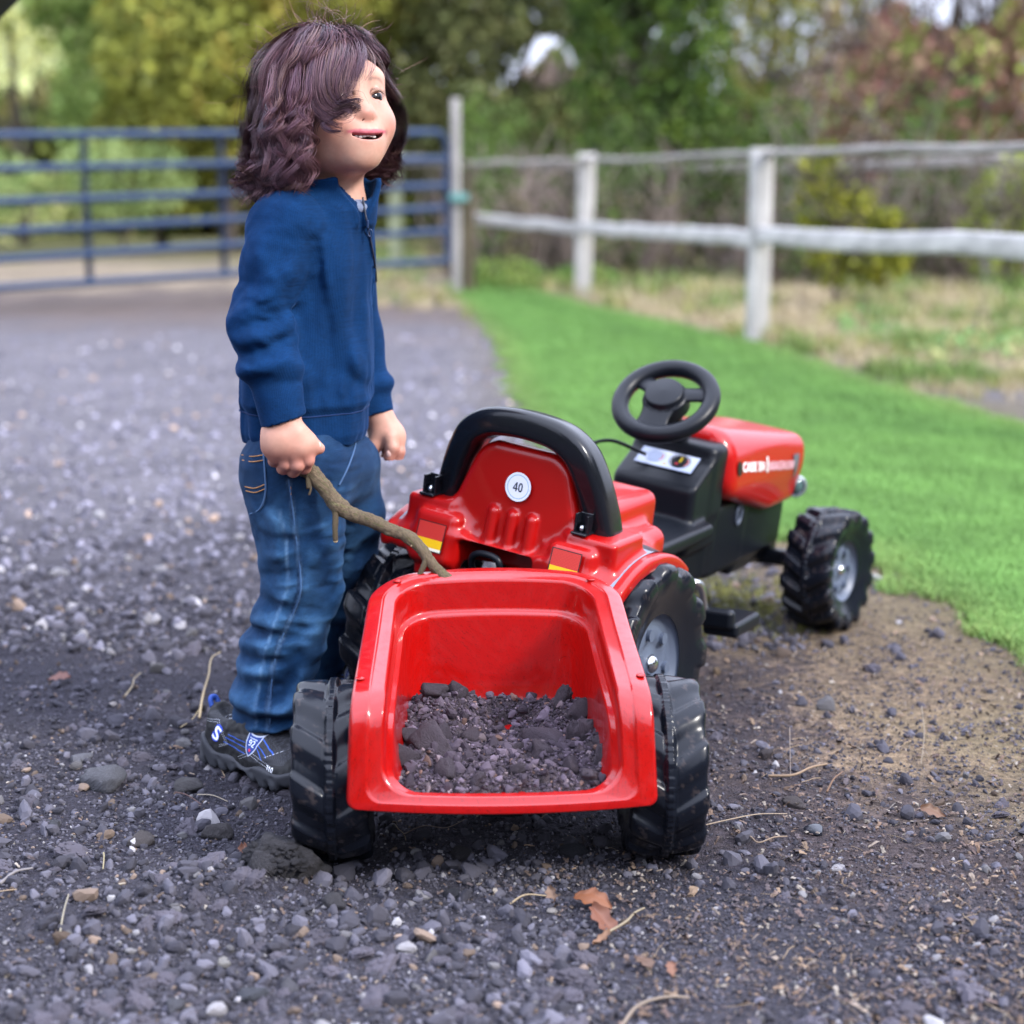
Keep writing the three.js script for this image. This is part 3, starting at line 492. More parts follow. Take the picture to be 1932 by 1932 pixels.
// a moulded tyre about the x axis: tread bars slanting to both sides of a ribbed centre seam
function tyreGeo(Rr, w, n, amp, slant, seed, mud = 1) {
  const soft = n < 12 ? .17 : .12;
  const prof = new THREE.CatmullRomCurve3([[-.36, .50], [-.40, .60], [-.47, .74], [-.5, .86], [-.475, .935], [-.40, .962], [-.2, .975], [-.07, .98], [.07, .98], [.2, .975], [.40, .962], [.475, .935], [.5, .86], [.47, .74], [.40, .60], [.36, .50]].map(([a, b]) => V(a, b, 0)));
  const NV = 84, NU = 300, pts = prof.getSpacedPoints(NV), c = [];
  const g = grid(NU, NV, (u, v) => {
    const q = pts[Math.round(v * NV)], a = u * 2 * Math.PI, k = q.x * 2, ak = Math.abs(k);
    let r = q.y * Rr, x = q.x * w;
    const ph = ((u * n + slant * ak + (k > 0 ? .5 : 0)) % 1 + 1) % 1;
    const barH = smoothstep(ph, .0, soft) * (1 - smoothstep(ph, .42, .62 + soft));
    const zone = smoothstep(q.y, .80, .93) * smoothstep(ak, .10, .17);
    r += amp * zone * (barH - .55);
    x += Math.sign(k) * amp * .35 * smoothstep(q.y, .70, .86) * (1 - smoothstep(q.y, .90, .97)) * (barH - .5);
    if (ak < .115) r += .0035 * Rr / .1 + .0006 * Math.sign(Math.sin(u * Math.PI * 2 * 150)) * (ak < .095 ? 1 : 0);
    r *= 1 + .0015 * N3(Math.cos(a) * 2, Math.sin(a) * 2, k);
    return [x, r * Math.cos(a), r * Math.sin(a)];
  }, true, [4, 1]);
  return vcol(g, (x, y, z) => { const r = Math.hypot(y, z) / Rr, m = mud * smoothstep(N3(x * 60 + seed, y * 45, z * 45) + .6 * N3(x * 160, y * 160, z * 160 + seed), .55, 1.0) * smoothstep(r, .7, .95), d = mud * .25 * smoothstep(N3(x * 20, y * 14 + seed, z * 14), -.2, .8); return [.006 + .05 * m + .004 * d, .0075 + .036 * m + .004 * d, .012 + .03 * m + .005 * d]; });
}
function wheel(parent, x, y, z, Rr, w, n, amp, slant, turn, side, seed, mud) {
  const t = mesh('wheel', plain([cyl(Rr * .2, Rr * .2, w * .36, 20).rotateZ(Math.PI / 2)]), blackPlastic, parent);
  t.position.set(x, y, z); t.rotation.set(0, turn, 0, 'YXZ'); t.rotateX(seed);
  mesh('tyre', tyreGeo(Rr, w, n, amp, slant, seed, mud), tyreMat, t);
  const pts = [[.0, .24], [.10, .24], [.16, .20], [.22, .20], [.26, .25], [.36, .25], [.40, .20], [.46, .24], [.52, .34], [.56, .37]].map(([r, k]) => new THREE.Vector2(r * Rr, k * w));
  const hub = new THREE.LatheGeometry(pts, 48); hub.rotateZ(-Math.PI / 2); const gs = [hub];
  for (let k = 0; k < 6; k++) { const b = cyl(Rr * .055, Rr * .06, w * .1, 10); b.rotateZ(Math.PI / 2); const a = k * Math.PI / 3; b.translate(w * .26, Math.cos(a) * Rr * .31, Math.sin(a) * Rr * .31); gs.push(b); }
  const h = plain(gs); if (side < 0) h.rotateY(Math.PI);
  mesh('hub', h, hubMat, t);
  const cap = new THREE.SphereGeometry(Rr * .10, 16, 10, 0, Math.PI * 2, 0, Math.PI / 2); cap.rotateZ(-Math.PI / 2); cap.scale(.8, 1, 1); cap.translate(w * .24, 0, 0); if (side < 0) cap.rotateY(Math.PI);
  mesh('hub_cap', cap, chrome, t);
  return t;
}
// ---------------------------------------------------------------- trailer
{
  const T = thing('toy_trailer', 'red plastic toy trailer with black wheels holding soil, open at the back', 'toy trailer', [-.014, 0, -1.885], R(2.2));
  const prof = new THREE.CatmullRomCurve3([[.118, .096], [.112, .125], [.104, .165], [.096, .193], [.078, .209], [.045, .218], [-.07, .240], [-.145, .257], [-.203, .268]].map(([z, y]) => V(0, y, z)), false, 'centripetal'), LEN = prof.getLength();
  const at = (s) => prof.getPointAt(clamp(s / LEN, 0, 1)), nrm = (s) => { const t = prof.getTangentAt(clamp(s / LEN, 0, 1)); return V(0, -t.z, t.y).normalize(); };
  const W0 = .164, hw = (s) => lerp(1, .90, s / LEN);
  const seg = (a, b, n) => Array.from({ length: n }, (_, i) => lerp(a, b, i / n));
  function loop(dx, dB, dF, rB, rF) {                       // (x, s) of a rounded outline in the unrolled rim surface
    const w = W0 - dx, b = dB, f = LEN - dF, o = [];
    seg(-w + rB, w - rB, 28).forEach((x) => o.push([x, b]));
    seg(-90, 0, 12).forEach((a) => o.push([w - rB + rB * Math.cos(R(a)), b + rB + rB * Math.sin(R(a))]));
    seg(b + rB, f - rF, 44).forEach((s) => o.push([w, s]));
    seg(0, 90, 14).forEach((a) => o.push([w - rF + rF * Math.cos(R(a)), f - rF + rF * Math.sin(R(a))]));
    seg(w - rF, -w + rF, 28).forEach((x) => o.push([x, f]));
    seg(90, 180, 14).forEach((a) => o.push([-w + rF + rF * Math.cos(R(a)), f - rF + rF * Math.sin(R(a))]));
    seg(f - rF, b + rB, 44).forEach((s) => o.push([-w, s]));
    seg(180, 270, 12).forEach((a) => o.push([-w + rB + rB * Math.cos(R(a)), b + rB + rB * Math.sin(R(a))]));
    return o;
  }
  const map = ([x, s], off = 0) => { const p = at(s), n = nrm(s), bow = 1 - (x / W0) ** 2, f = smoothstep(s / LEN, .8, 1), b = 1 - smoothstep(s / LEN, 0, .25); return V(x * hw(s), p.y + n.y * off + f * bow * .010 - b * bow * .004, p.z + n.z * off - f * bow * .014 + b * bow * .010); };
  const rings = [];
  const add = (d, off, rB, rF) => rings.push(loop(d * 1, d * .5, d * .7, rB, rF).map((q) => map(q, off)));
  add(-.002, -.020, .012, .062); add(-.001, -.010, .011, .062); add(0, -.004, .010, .061); add(.0015, -.001, .010, .06); add(.004, 0, .010, .058); add(.018, .001, .016, .050); add(.0205, .0005, .018, .049); add(.022, -.0015, .020, .048); add(.034, -.002, .030, .043); add(.036, -.003, .032, .042); add(.0375, -.006, .034, .041);
  const edge = rings[rings.length - 1], zc = -.045, yf = .105;
  const inner = (kx, ky, bulge = 0) => rings.push(edge.map((p) => V(p.x * (1 - kx), lerp(p.y, yf, ky), zc + (p.z - zc) * (1 - kx * .9))));
  inner(.004, .05); inner(.01, .17); inner(.016, .20); inner(.024, .212); inner(.058, .222); inner(.068, .235); inner(.074, .27); inner(.09, .5); inner(.105, .72); inner(.125, .84); inner(.155, .92); inner(.20, .97); inner(.26, .995); inner(.34, 1); inner(.6, 1); inner(.97, 1);
  const NP = edge.length, nr = rings.length;
  const tub = grid(NP, nr - 1, (u, v) => rings[Math.round(v * (nr - 1))][Math.round(u * NP) % NP].toArray(), true);
  const dirtRed = redPlastic.clone(); dirtRed.map = noiseTex(1024, (u, v) => { const s = smoothstep(tile(u, v, 330, 3) + .45 * tile(u, v, 60, 8), .62, .80), d = .10 * smoothstep(tile(u, v, 40, 2) + .5 * tile(u, v, 200, 6), .1, .9); return [.97 - .6 * s - .35 * d, .9, .9]; });
  dirtRed.roughnessMap = noiseTex(512, (u, v) => .50 + .22 * smoothstep(tile(u, v, 14, 5) + .5 * tile(u, v, 70, 2), -.3, .8)); dirtRed.roughness = .55; dirtRed.clearcoat = .7; planarUV(tub, (x, y, z) => [x / .24 + y * .9, z / .24 + y * 2.6]);
  mesh('tub', tub, dirtRed, T);
  for (const [x, s] of [[-.155, .085], [.155, .085]]) { }
  for (const [x, s] of [[-.128, LEN - .022], [.128, LEN - .022], [-.157, .155], [.157, .155]]) { const p = map([x, s], .0015), g = new THREE.SphereGeometry(.0052, 14, 8); g.scale(1, .28, 1); g.translate(p.x, p.y, p.z); mesh('rivet', g, redPlastic, T); }
  mesh('chassis', plain([box(.30, .022, .03, 0, .098, 0, .006), box(.05, .025, .36, 0, .082, -.10, .006), box(.10, .02, .2, 0, .09, -.06, .006), box(.03, .02, .22, 0, .105, -.36, .006)]), blackPlastic, T);
  wheel(T, -.183, .099, .0, .1, .084, 11, .0055, .50, 0, -1, .35, .5);
  wheel(T, .180, .099, .0, .1, .084, 11, .0055, .50, 0, 1, .9, .5);

  // soil in the trailer
  const loc = (x, y, z) => V(x, y, z).applyMatrix4(T.matrixWorld);
  T.updateMatrixWorld();
  const heap = (x, z) => {                                  // in the trailer's own axes
    const e = Math.max(Math.abs(x) / .125, 0);
    let h = .109 + .008 * (1 - smoothstep(z, -.02, .10)) + .030 * gauss(Math.hypot(x + .060, (z + .118) * .9), .048) + .022 * gauss(Math.hypot(x - .082, (z + .108) * .9), .042) + .012 * gauss(Math.hypot(x + .095, z + .02), .05) + .018 * gauss(Math.hypot(x - .115, z), .04) + .006 * gauss(z - .05, .04);
    h -= .040 * Math.min(1, 1.4 * gauss(Math.hypot((x - .022) * .50, (z + .120 + (x - .02) * .22) * 1.15), .0130)) + .012 * gauss(Math.hypot((x - .02) * .6, z + .075), .04); h += .010 * gauss(Math.hypot((x - .02) * .5, z + .158), .016);
    h -= .03 * smoothstep(-z, .160, .176) + .012 * smoothstep(z, .088, .112);
    return h + .0042 * N2(x * 45, z * 45) + .0035 * (1 - 2 * Math.abs(N2(x * 26 + 5, z * 26))) + .002 * N2(x * 95, z * 95) + .001 * N2(x * 190, z * 190);
  };
  const soil = thing('soil_heap', 'dark crumbly soil heaped inside the red toy trailer', 'soil', [0, 0, 0]);
  soil.position.copy(T.position); soil.rotation.copy(T.rotation);
  const sg = grid(130, 120, (u, v) => { const z = lerp(-.178, .112, v), w = lerp(.112, .127, v), x = (u - .5) * 2 * w; return [x, heap(x, z), z]; });
  planarUV(sg, (x, y, z) => [x / .2, z / .2]);
  vcol(sg, (x, y, z) => { const n = 1 + .3 * N2(x * 30, z * 30); return [.088 * n, .068 * n, .078 * n]; });
  const soilMat = M(0xffffff, .95, { vertexColors: true, map: dirtTex, bumpMap: dirtBump, bumpScale: .003, specularIntensity: .4 });
  mesh('soil', sg, soilMat, soil);
  const r = rng(61), L = [[], [], []];
  for (let i = 0; i < 9000; i++) {
    const z = lerp(-.16, .106, r()), x = (r() * 2 - 1) * .120, q = r(), s = q < .82 ? .0008 + .0018 * r() : q < .975 ? .0022 + .0034 * r() * r() : .005 + .005 * r() * r(), y = heap(x, z); if (y < .106) continue;
    const c = stoneTint(r, 1.0); L[i % 3].push({ p: V(x, y + s * .25, z), e: [r() * 6, r() * 6, r() * 6], s: V(s * (1 + .4 * r()), s * .8, s), c: c.multiply(rgb(.92, .74, .78)) });
  }
  L.forEach((l, i) => instanced('grit', rockGeo(i + 20, 1, .30), gravelMat, l, soil));
  // bigger lumps that can be told apart
  const lumps = [[-.075, .005, .024, .9, 'long tilted rough stone at the left of the soil'], [-.108, .048, .020, 1, 'bluish rounded lump by the left wall of the trailer'], [.048, .022, .019, 1.1, 'broad dark lump at the front middle of the soil'], [.055, -.035, .021, 1.2, 'smooth oblong bluish stone right of the bare red patch'], [.088, -.005, .019, .9, 'lump right of the smooth oblong stone'], [.104, -.035, .016, 1, 'rough lump near the right wall, towards the back wall'], [.112, .022, .015, 1.1, 'angular lump against the right wall'], [.113, .052, .017, 1.0, 'bluish stone in the right front corner of the soil'], [-.046, -.125, .015, 1, 'lump on the crest of the left mound'], [-.074, -.118, .017, .9, 'dark lump on the left shoulder of the left mound'], [-.063, -.02, .012, 1, 'small lump above the long tilted stone'], [-.03, -.035, .013, 1, 'angular lump in the middle of the soil'], [.078, -.115, .016, .8, 'dark clod on the top of the right mound'], [.096, -.085, .018, .8, 'crumbly clod on the right mound'], [.02, .062, .012, 1.2, 'small grey stone low in the middle front'], [.075, .062, .013, 1.1, 'squat stone at the front right of the soil'], [-.06, .07, .014, 1.1, 'pale grey lump at the front left of the soil'], [-.1, -.005, .012, 1, 'small lump between the left wall and the long stone'], [.02, -.005, .009, 1, 'small round pebble in the middle of the soil'], [-.012, .02, .009, 1.3, 'small pebble right of the long stone'], [.095, .085, .012, 1.2, 'pebble next to the front rim on the right'], [-.025, .085, .012, 1, 'pebble next to the front rim, left of the middle']];
  lumps.forEach(([x, z, s, k, label], i) => {
    const o = new THREE.Mesh(rockGeo(30 + i, 4, i % 3 === 0 ? .22 : .28), M(rgb(.105 * k, .084 * k, .102 * k), .93, { map: rockTex, bumpMap: rockBump, bumpScale: .004, specularIntensity: .4 }));
    o.name = numbered('rock'); o.castShadow = o.receiveShadow = true; o.position.copy(loc(x, heap(x, z) + s * .22, z)); o.rotation.set(i * 1.3, i * 2.1, i * .7);
    o.scale.set(s * (i === 0 || i === 3 ? 1.35 : 1.05), s * .8, s * .95); if (i === 0) o.rotation.set(.3, -.9, -.3); if (i === 3) o.rotation.set(.1, -.6, -.15); scene.add(o);
    tag(o, label + ' in the red trailer', 'rock', 'lumps of stone and soil in the trailer');
  });
}
// ---------------------------------------------------------------- pedal tractor
{
  const T = thing('pedal_tractor', 'red and black toy pedal tractor standing in front of the red trailer', 'toy tractor', [.0125, 0, -2.273], -R(30));
  const ROLL = R(-7.5), part = (name, g, m) => { g.translate(0, -.13, 0); g.rotateZ(ROLL); g.translate(0, .13, 0); return mesh(name, g, m, T); };
  const sub = (name, g, m, p) => { g.translate(0, -.13, 0); g.rotateZ(ROLL); g.translate(0, .13, 0); return mesh(name, g, m, p); };
  // red rear body: fenders, deck, lamp pods, seat
  const fender = (s) => (x, y, z) => { const X = x * s, r = Math.hypot(y - .13, z * .97), lip = .004 * smoothstep(X, .15, .178); let d = Math.abs(r - .163 - .010 * smoothstep(.15 - X, 0, .08) + .005 * smoothstep(X, .118, .180)) - .0065 - lip; d = smax(d, X - .178, .008); d = smax(d, .055 - X, .006); d = smax(d, .236 + .016 * smoothstep(-z, 0, .1) + .05 * smoothstep(.13 - X, 0, .04) * smoothstep(z, .05, .1) - y, .008); return smax(d, z - .098, .008); };
  const seatBack = (x, y, z) => { const k = clamp((y - .28) / .13, 0, 1.1), hx = lerp(.108, .062, k), X = Math.abs(x) - hx + .026, Y = Math.abs(y - .336) - .074 + .026, q = Math.hypot(Math.max(X, 0), Math.max(Y, 0)) + Math.min(Math.max(X, Y), 0) - .026, zz = Math.abs(z - (.050 - (y - .36) * .12 - .16 * x * x)) - .013; return smax(q, zz, .012); };
  const opening = dBox(V(-.006, .226, .09), .054, .054, .08, .006);
  const pods = [-1, 1].map((s) => dRot(dBox(V(0, 0, 0), .034, .036, .02, .012), V(s * .098, .272, .078), [-.25, 0, 0]));
  const bases = [-1, 1].map((s) => dBox(V(s * .117, .298, .035), .036, .024, .042, .007));
  const deck = dBox(V(0, .262, .035), .15, .016, .055, .008), rear = dBox(V(0, .25, .084), .125, .032, .008, .006);
  const seat = (x, y, z) => smax(dBox(V(0, .285, -.085), .083, .05, .115, .022)(x, y, z), y - (.337 + z * .02), .012), seatStep = dBox(V(0, .27, -.06), .12, .025, .10, .02);
  const fins = [-.026, .002, .030].map((x) => dCap(V(x, .268, .076), V(x, .322, .068), .0088, .0085)), finBack = dBox(V(0, .28, .068), .055, .012, .012, .005);
  const fR = fender(1), fL = fender(-1);
  const shell = (x, y, z) => {
    let d = Math.min(fR(x, y, z), fL(x, y, z));
    d = smin(d, deck(x, y, z), .018); d = smin(d, rear(x, y, z), .012);
    for (const f of bases) d = smin(d, f(x, y, z), .014);
    for (const f of pods) d = smin(d, f(x, y, z), .008);
    d = smin(d, seatBack(x, y, z), .014); d = smin(d, seat(x, y, z), .012); d = smin(d, seatStep(x, y, z), .02);
    for (const f of fins) d = smin(d, f(x, y, z), .004);
    return smax(d, -opening(x, y, z), .006);
  };
  part('rear_body', nets(shell, [-.2, .19, -.22], [.2, .43, .19], .0034), redPlastic);
  // hood
  const hood = (x, y, z) => { const X = Math.abs(x) - .078 + .03 * smoothstep(y, .33, .40) - .008 * gauss(y - .29, .04), Y = smax(y - (.379 + (z + .44) * .145 - .35 * x * x), Math.max(.272 + (z + .45) * .27, .218) - y, .012), Z = Math.abs(z + .605) - .162; return smax(smax(X, Y, .022), Z, .03); };
  const hb = part('hood', nets(hood, [-.1, .19, -.79], [.1, .40, -.42], .0036), redPlastic);
  // black chassis, foot wells and dashboard
  const panelCut = (x, y, z) => (y - (.313 + .575 * (-.373 - z))) * .86;
  const chassisParts = [dBox(V(0, .19, -.30), .052, .055, .30, .012), dBox(V(0, .195, -.62), .058, .06, .15, .012), dBox(V(0, .165, .0), .075, .05, .085, .012), dBox(V(0, .235, -.27), .088, .012, .13, .008), dBox(V(0, .14, -.70), .045, .03, .10, .01), dBox(V(0, .30, -.435), .068, .055, .025, .012)];
  const dash = dBox(V(0, .27, -.405), .068, .075, .055, .012), hump = dBox(V(0, .325, -.447), .066, .028, .022, .01);
  const chassis = (x, y, z) => { let d = smax(dash(x, y, z), panelCut(x, y, z), .008); d = smin(d, hump(x, y, z), .008); for (const f of chassisParts) d = smin(d, f(x, y, z), .012); return d; };
  part('chassis', nets(chassis, [-.11, .09, -.81], [.11, .37, .1], .0042), blackPlastic);
  mesh('front_axle', plain([box(.24, .026, .03, 0, .11, -.754, .008), box(.07, .05, .07, 0, .14, -.754, .01)]), blackPlastic, T);
  // gauges on the sloping dashboard
  {
    const g = grid(1, 1, (u, v) => [(u - .5) * .094, lerp(.3165, .3375, v) + .0012, lerp(-.376, -.4115, v)], false);
    const tex = canvasTex(256, 128, (c, w, h) => {
      c.fillStyle = '#b9c4da'; c.fillRect(0, 0, w, h); c.fillStyle = '#d7dff0'; c.fillRect(6, 6, w - 12, h - 12);
      const dial = (x, y, r, a) => { c.fillStyle = a; c.beginPath(); c.arc(x, y, r, 0, 7); c.fill(); c.strokeStyle = '#f2f4fa'; c.lineWidth = 3; c.beginPath(); c.arc(x, y, r - 6, 2.3, 7.1); c.stroke(); c.strokeStyle = '#d4313c'; c.lineWidth = 5; c.beginPath(); c.arc(x, y, r - 11, 5.6, 7.0); c.stroke(); };
      dial(72, 66, 44, '#8f9dba'); dial(182, 66, 46, '#15161d'); c.fillStyle = '#e3c326'; c.fillRect(178, 36, 10, 36); c.fillStyle = '#d4313c'; c.fillRect(168, 78, 12, 12); c.fillStyle = '#e3c326'; c.fillRect(120, 96, 16, 12); c.fillStyle = '#eceff6'; c.fillRect(112, 16, 30, 26);
    });
    part('gauge_panel', g, M(rgb(.55, .58, .66), .35, { map: tex, clearcoat: .3 }));
  }
  // steering wheel: ring, three spokes, centre cap
  {
    const w = new THREE.Group(), c = V(0, .42, -.357), tilt = R(37), place = (g) => { g.rotateX(-0); g.rotateX(-(Math.PI / 2 - tilt) + 0); g.translate(c.x, c.y, c.z); return g; };
    const ring = new THREE.TorusGeometry(.0675, .0128, 16, 64); const gs = [];
    const rotX = -(Math.PI / 2) + tilt;                     // disc facing up and back
    const pl = (g) => { g.rotateX(rotX); g.translate(c.x, c.y, c.z); return g; };
    const wheelMesh = part('steering_wheel', pl(ring), blackPlastic);
    for (const a of [R(150), R(30), R(270)]) { const wdt = a === R(270) ? .056 : .036; const g = grid(12, 14, (u, v) => { const q = u * 2 * Math.PI, rr = lerp(.015, .066, v), hw2 = wdt / 2 * (1 - .25 * Math.sin(v * Math.PI)) * (a === R(270) ? 1 + .25 * v : 1); return [rr, Math.cos(q) * hw2, -.004 + .012 * (1 - v) + Math.sin(q) * .006]; }, true); g.rotateZ(a); sub('spoke', pl(g), blackPlastic, wheelMesh); }
    const capPts = [[.034, -.012], [.034, .006], [.032, .010], [.029, .010], [.0285, .017], [.026, .021], [0, .023]].map(([x, y]) => new THREE.Vector2(x, y)); const cap = new THREE.LatheGeometry(capPts, 40); cap.rotateX(Math.PI / 2); sub('hub_cap', pl(cap), blackPlastic, wheelMesh);
    part('steering_column', bar(V(0, .415, -.362), V(0, .335, -.45), .014, 14), blackPlastic);
  }
  // roll bar
  {
    const path = new THREE.CatmullRomCurve3([V(-.116, .300, .026), V(-.106, .345, .033), V(-.090, .392, .043), V(-.076, .416, .048), V(-.052, .432, .051), V(-.018, .438, .052), V(.018, .438, .052), V(.052, .432, .051), V(.076, .416, .048), V(.090, .392, .043), V(.106, .345, .033), V(.116, .300, .026)], false, 'centripetal');
    const m = 28, n = 70, g = grid(m, n, (u, v) => { const p = path.getPointAt(v), t = path.getTangentAt(v), b = V(0, .16, 1); b.addScaledVector(t, -b.dot(t)).normalize(); const nn = t.clone().cross(b), a = u * 2 * Math.PI, c = Math.cos(a), s = Math.sin(a), q = Math.pow(Math.abs(c) ** 4.5 + Math.abs(s) ** 4.5, -1 / 4.5); return p.addScaledVector(b, c * q * .025).addScaledVector(nn, s * q * .0185).toArray(); }, true);
    part('roll_bar', flip(g), glossBlack);
    for (const s of [-1, 1]) { const cl = part('clamp', plain([box(.022, .004, .026, s * .112 - .012, .324, .066, .002), box(.018, .026, .004, s * .112 - .012, .336, .058, .002), box(.003, .024, .014, s * .112 - .020, .336, .066, .001), box(.003, .024, .014, s * .112 - .004, .336, .066, .001)]), glossBlack); const b = new THREE.SphereGeometry(.0045, 12, 8); b.translate(s * .112 - .012, .330, .068); sub('bolt', b, chrome, cl); }
  }
  // number disc, reflectors, stripes, lettering
  {
    const tex = canvasTex(256, 256, (c) => { c.fillStyle = '#e9eefb'; c.fillRect(0, 0, 256, 256); c.strokeStyle = '#8fb6c6'; c.lineWidth = 7; c.beginPath(); c.arc(128, 128, 104, 0, 7); c.stroke(); c.fillStyle = '#101d2a'; c.font = 'bold 112px sans-serif'; c.textAlign = 'center'; c.setTransform(.80, 0, 0, 1, 26, 0); c.fillText('40', 128, 170); });
    const g = new THREE.CircleGeometry(.0185, 48); g.rotateX(-.12); g.translate(.003, .361, .0672); part('number_disc', g, M(0xffffff, .35, { map: tex, clearcoat: .4 }));
    const rt = canvasTex(128, 128, (c) => { c.fillStyle = '#131418'; c.fillRect(0, 0, 128, 128); c.fillStyle = '#b4241f'; c.fillRect(4, 4, 120, 80); c.fillStyle = '#d4483c'; for (let y = 6; y < 84; y += 6) for (let x = 6; x < 122; x += 6) c.fillRect(x, y, 3, 3); c.fillStyle = '#e8b70c'; c.fillRect(4, 74, 120, 38); c.fillStyle = '#e9e2cf'; c.fillRect(4, 112, 120, 12); });
    for (const s of [-1, 1]) { const q = grid(1, 1, (u, v) => [(u - .5) * .042, (v - .5) * .038, 0]); q.rotateX(-.25); q.translate(s * .098, .272 + (s > 0 ? .010 : 0) + .0237 * .247, .078 + .0237 * .969); part('reflector', q, M(0xffffff, .35, { map: rt, clearcoat: .5 })); }
    const stripe = (s, a0, a1) => grid(6, 24, (u, v) => { const X = s * lerp(.134, .163, u), a = lerp(a0, a1, v), r = .163 + .0065 + .004 * smoothstep(Math.abs(X), .15, .178) + .010 * smoothstep(.15 - Math.abs(X), 0, .08) - .005 * smoothstep(Math.abs(X), .118, .180) + .0014; return [X, .13 + Math.cos(a) * r, -Math.sin(a) * r / .97]; });
    for (const s of [-1, 1]) { part('grey_stripe', stripe(s, s > 0 ? -.62 : -.45, .12), M(rgb(.19, .22, .27), .4, { side: THREE.DoubleSide })); part('black_stripe', stripe(s, .125, .42), M(rgb(.012, .012, .015), .35, { side: THREE.DoubleSide })); }
    const lt = canvasTex(512, 128, (c, w, h) => { c.clearRect(0, 0, w, h); c.fillStyle = '#1b1118'; c.beginPath(); c.ellipse(22, 62, 16, 26, 0, 0, 7); c.fill(); c.fillStyle = '#ffffff'; c.font = 'bold 46px sans-serif'; c.fillText('CASE IH', 42, 74); c.fillRect(232, 24, 10, 56); c.fillStyle = '#e3b3c0'; c.font = 'bold 46px sans-serif'; c.fillText('MAGNUM', 250, 74); c.fillStyle = '#5c5a66'; c.beginPath(); c.moveTo(452, 20); c.lineTo(506, 14); c.lineTo(500, 122); c.fill(); });
    const d = grid(12, 8, (u, v) => { const z = lerp(-.462, -.722, u), y = lerp(.290, .346, v) + (z + .44) * .13 + .004; return [.0795 - .03 * smoothstep(y, .33, .40) + .008 * gauss(y - .29, .04) + .0006, y, z]; });
    part('lettering', d, M(0xffffff, .35, { map: lt, alphaTest: .5, side: THREE.DoubleSide }));
  }
  for (const s of [-1, 1]) { const g = new THREE.SphereGeometry(.017, 20, 14); g.scale(.7, 1, .8); g.translate(s * .079, .245, -.752); const l = part('headlight', g, M(rgb(.06, .11, .11), .15, { clearcoat: 1 })); const b = new THREE.TorusGeometry(.016, .003, 8, 28); b.rotateY(.5 * s); b.translate(s * .079, .245, -.747); sub('bezel', b, M(rgb(.3, .33, .38), .3, { metalness: .6 }), l); }
  { const g = new THREE.TorusGeometry(.012, .003, 8, 28); g.rotateY(Math.PI / 2); g.scale(1, 1.3, .8); g.translate(.060, .226, -.56); part('ring_mark', g, hubMat); }
  part('tow_handle', tube([V(-.042, .232, .075), V(-.040, .262, .088), V(-.028, .270, .09), V(-.002, .268, .09), V(.002, .256, .088), V(-.008, .238, .078)], .0045, 40, 8), blackPlastic);
  part('lever', tube([V(-.03, .33, -.38), V(-.08, .345, -.35), V(-.10, .33, -.30), V(-.098, .30, -.27)], .003, 24, 6), blackPlastic);
  // cranks and pedals
  for (const s of [-1, 1]) {
    const dy = s > 0 ? 0 : .05, dz = s > 0 ? 0 : .07;
    const c = mesh('crank', tube([V(s * .06, .168 + dy * .4, -.27), V(s * .118, .170 + dy * .4, -.29), V(s * .124, .164 + dy * .5, -.30), V(s * .125, .108 + dy, -.318 + dz)], .0055, 40, 10), chrome, T);
    const g = box(.056, .022, .090, s * .148, .098 + dy, -.360 + dz, .007, 3), toe = box(.05, .03, .02, s * .145, .114 + dy, -.318 + dz, .008, 3);
    mesh('pedal', plain([g, toe]), blackPlastic, T);
  }
  wheel(T, .164, .131, -.005, .131, .092, 12, .011, .42, 0, 1, .2, .6);
  wheel(T, -.164, .131, -.005, .131, .092, 12, .011, .42, 0, -1, .6, .6);
  wheel(T, .152, .1, -.754, .1, .085, 15, .008, .62, -R(4), 1, .5, .6);
  wheel(T, -.152, .1, -.754, .1, .085, 15, .008, .62, -R(4), -1, 1.1, .6);
  mesh('rear_axle', bar(V(-.14, .131, -.005), V(.14, .131, -.005), .012, 12), blackPlastic, T);
}
// ---------------------------------------------------------------- the child
const child = thing('person', 'small child with long wavy dark hair, blue zip sweater and jeans, holding a stick', 'person');
const ZB = -2.25;
const bodyF = V(Math.cos(R(20)), 0, Math.sin(R(20))), bodyR = V(-Math.sin(R(20)), 0, Math.cos(R(20)));
const headF = V(.582, .262, .770).normalize(), headX = V(.798, 0, -.603).normalize(), headU = headF.clone().cross(headX).normalize(), HC = P(622, 180, -2.245);
const toHead = (x, y, z) => { x -= HC.x; y -= HC.y; z -= HC.z; return [x * headX.x + y * headX.y + z * headX.z, x * headU.x + y * headU.y + z * headU.z, x * headF.x + y * headF.y + z * headF.z]; };
const H = (x, y, z) => HC.clone().addScaledVector(headX, x).addScaledVector(headU, y).addScaledVector(headF, z);
function surf(f, u, v, z0 = -1.9, z1 = -2.6) { let z = z0; for (let i = 0; i < 200; i++) { const p = P(u, v, z), d = f(p.x, p.y, p.z); if (d < .0002) return p; z -= Math.max(d * .7, .0002); if (z < z1) break; } return P(u, v, (z0 + z1) / 2); }
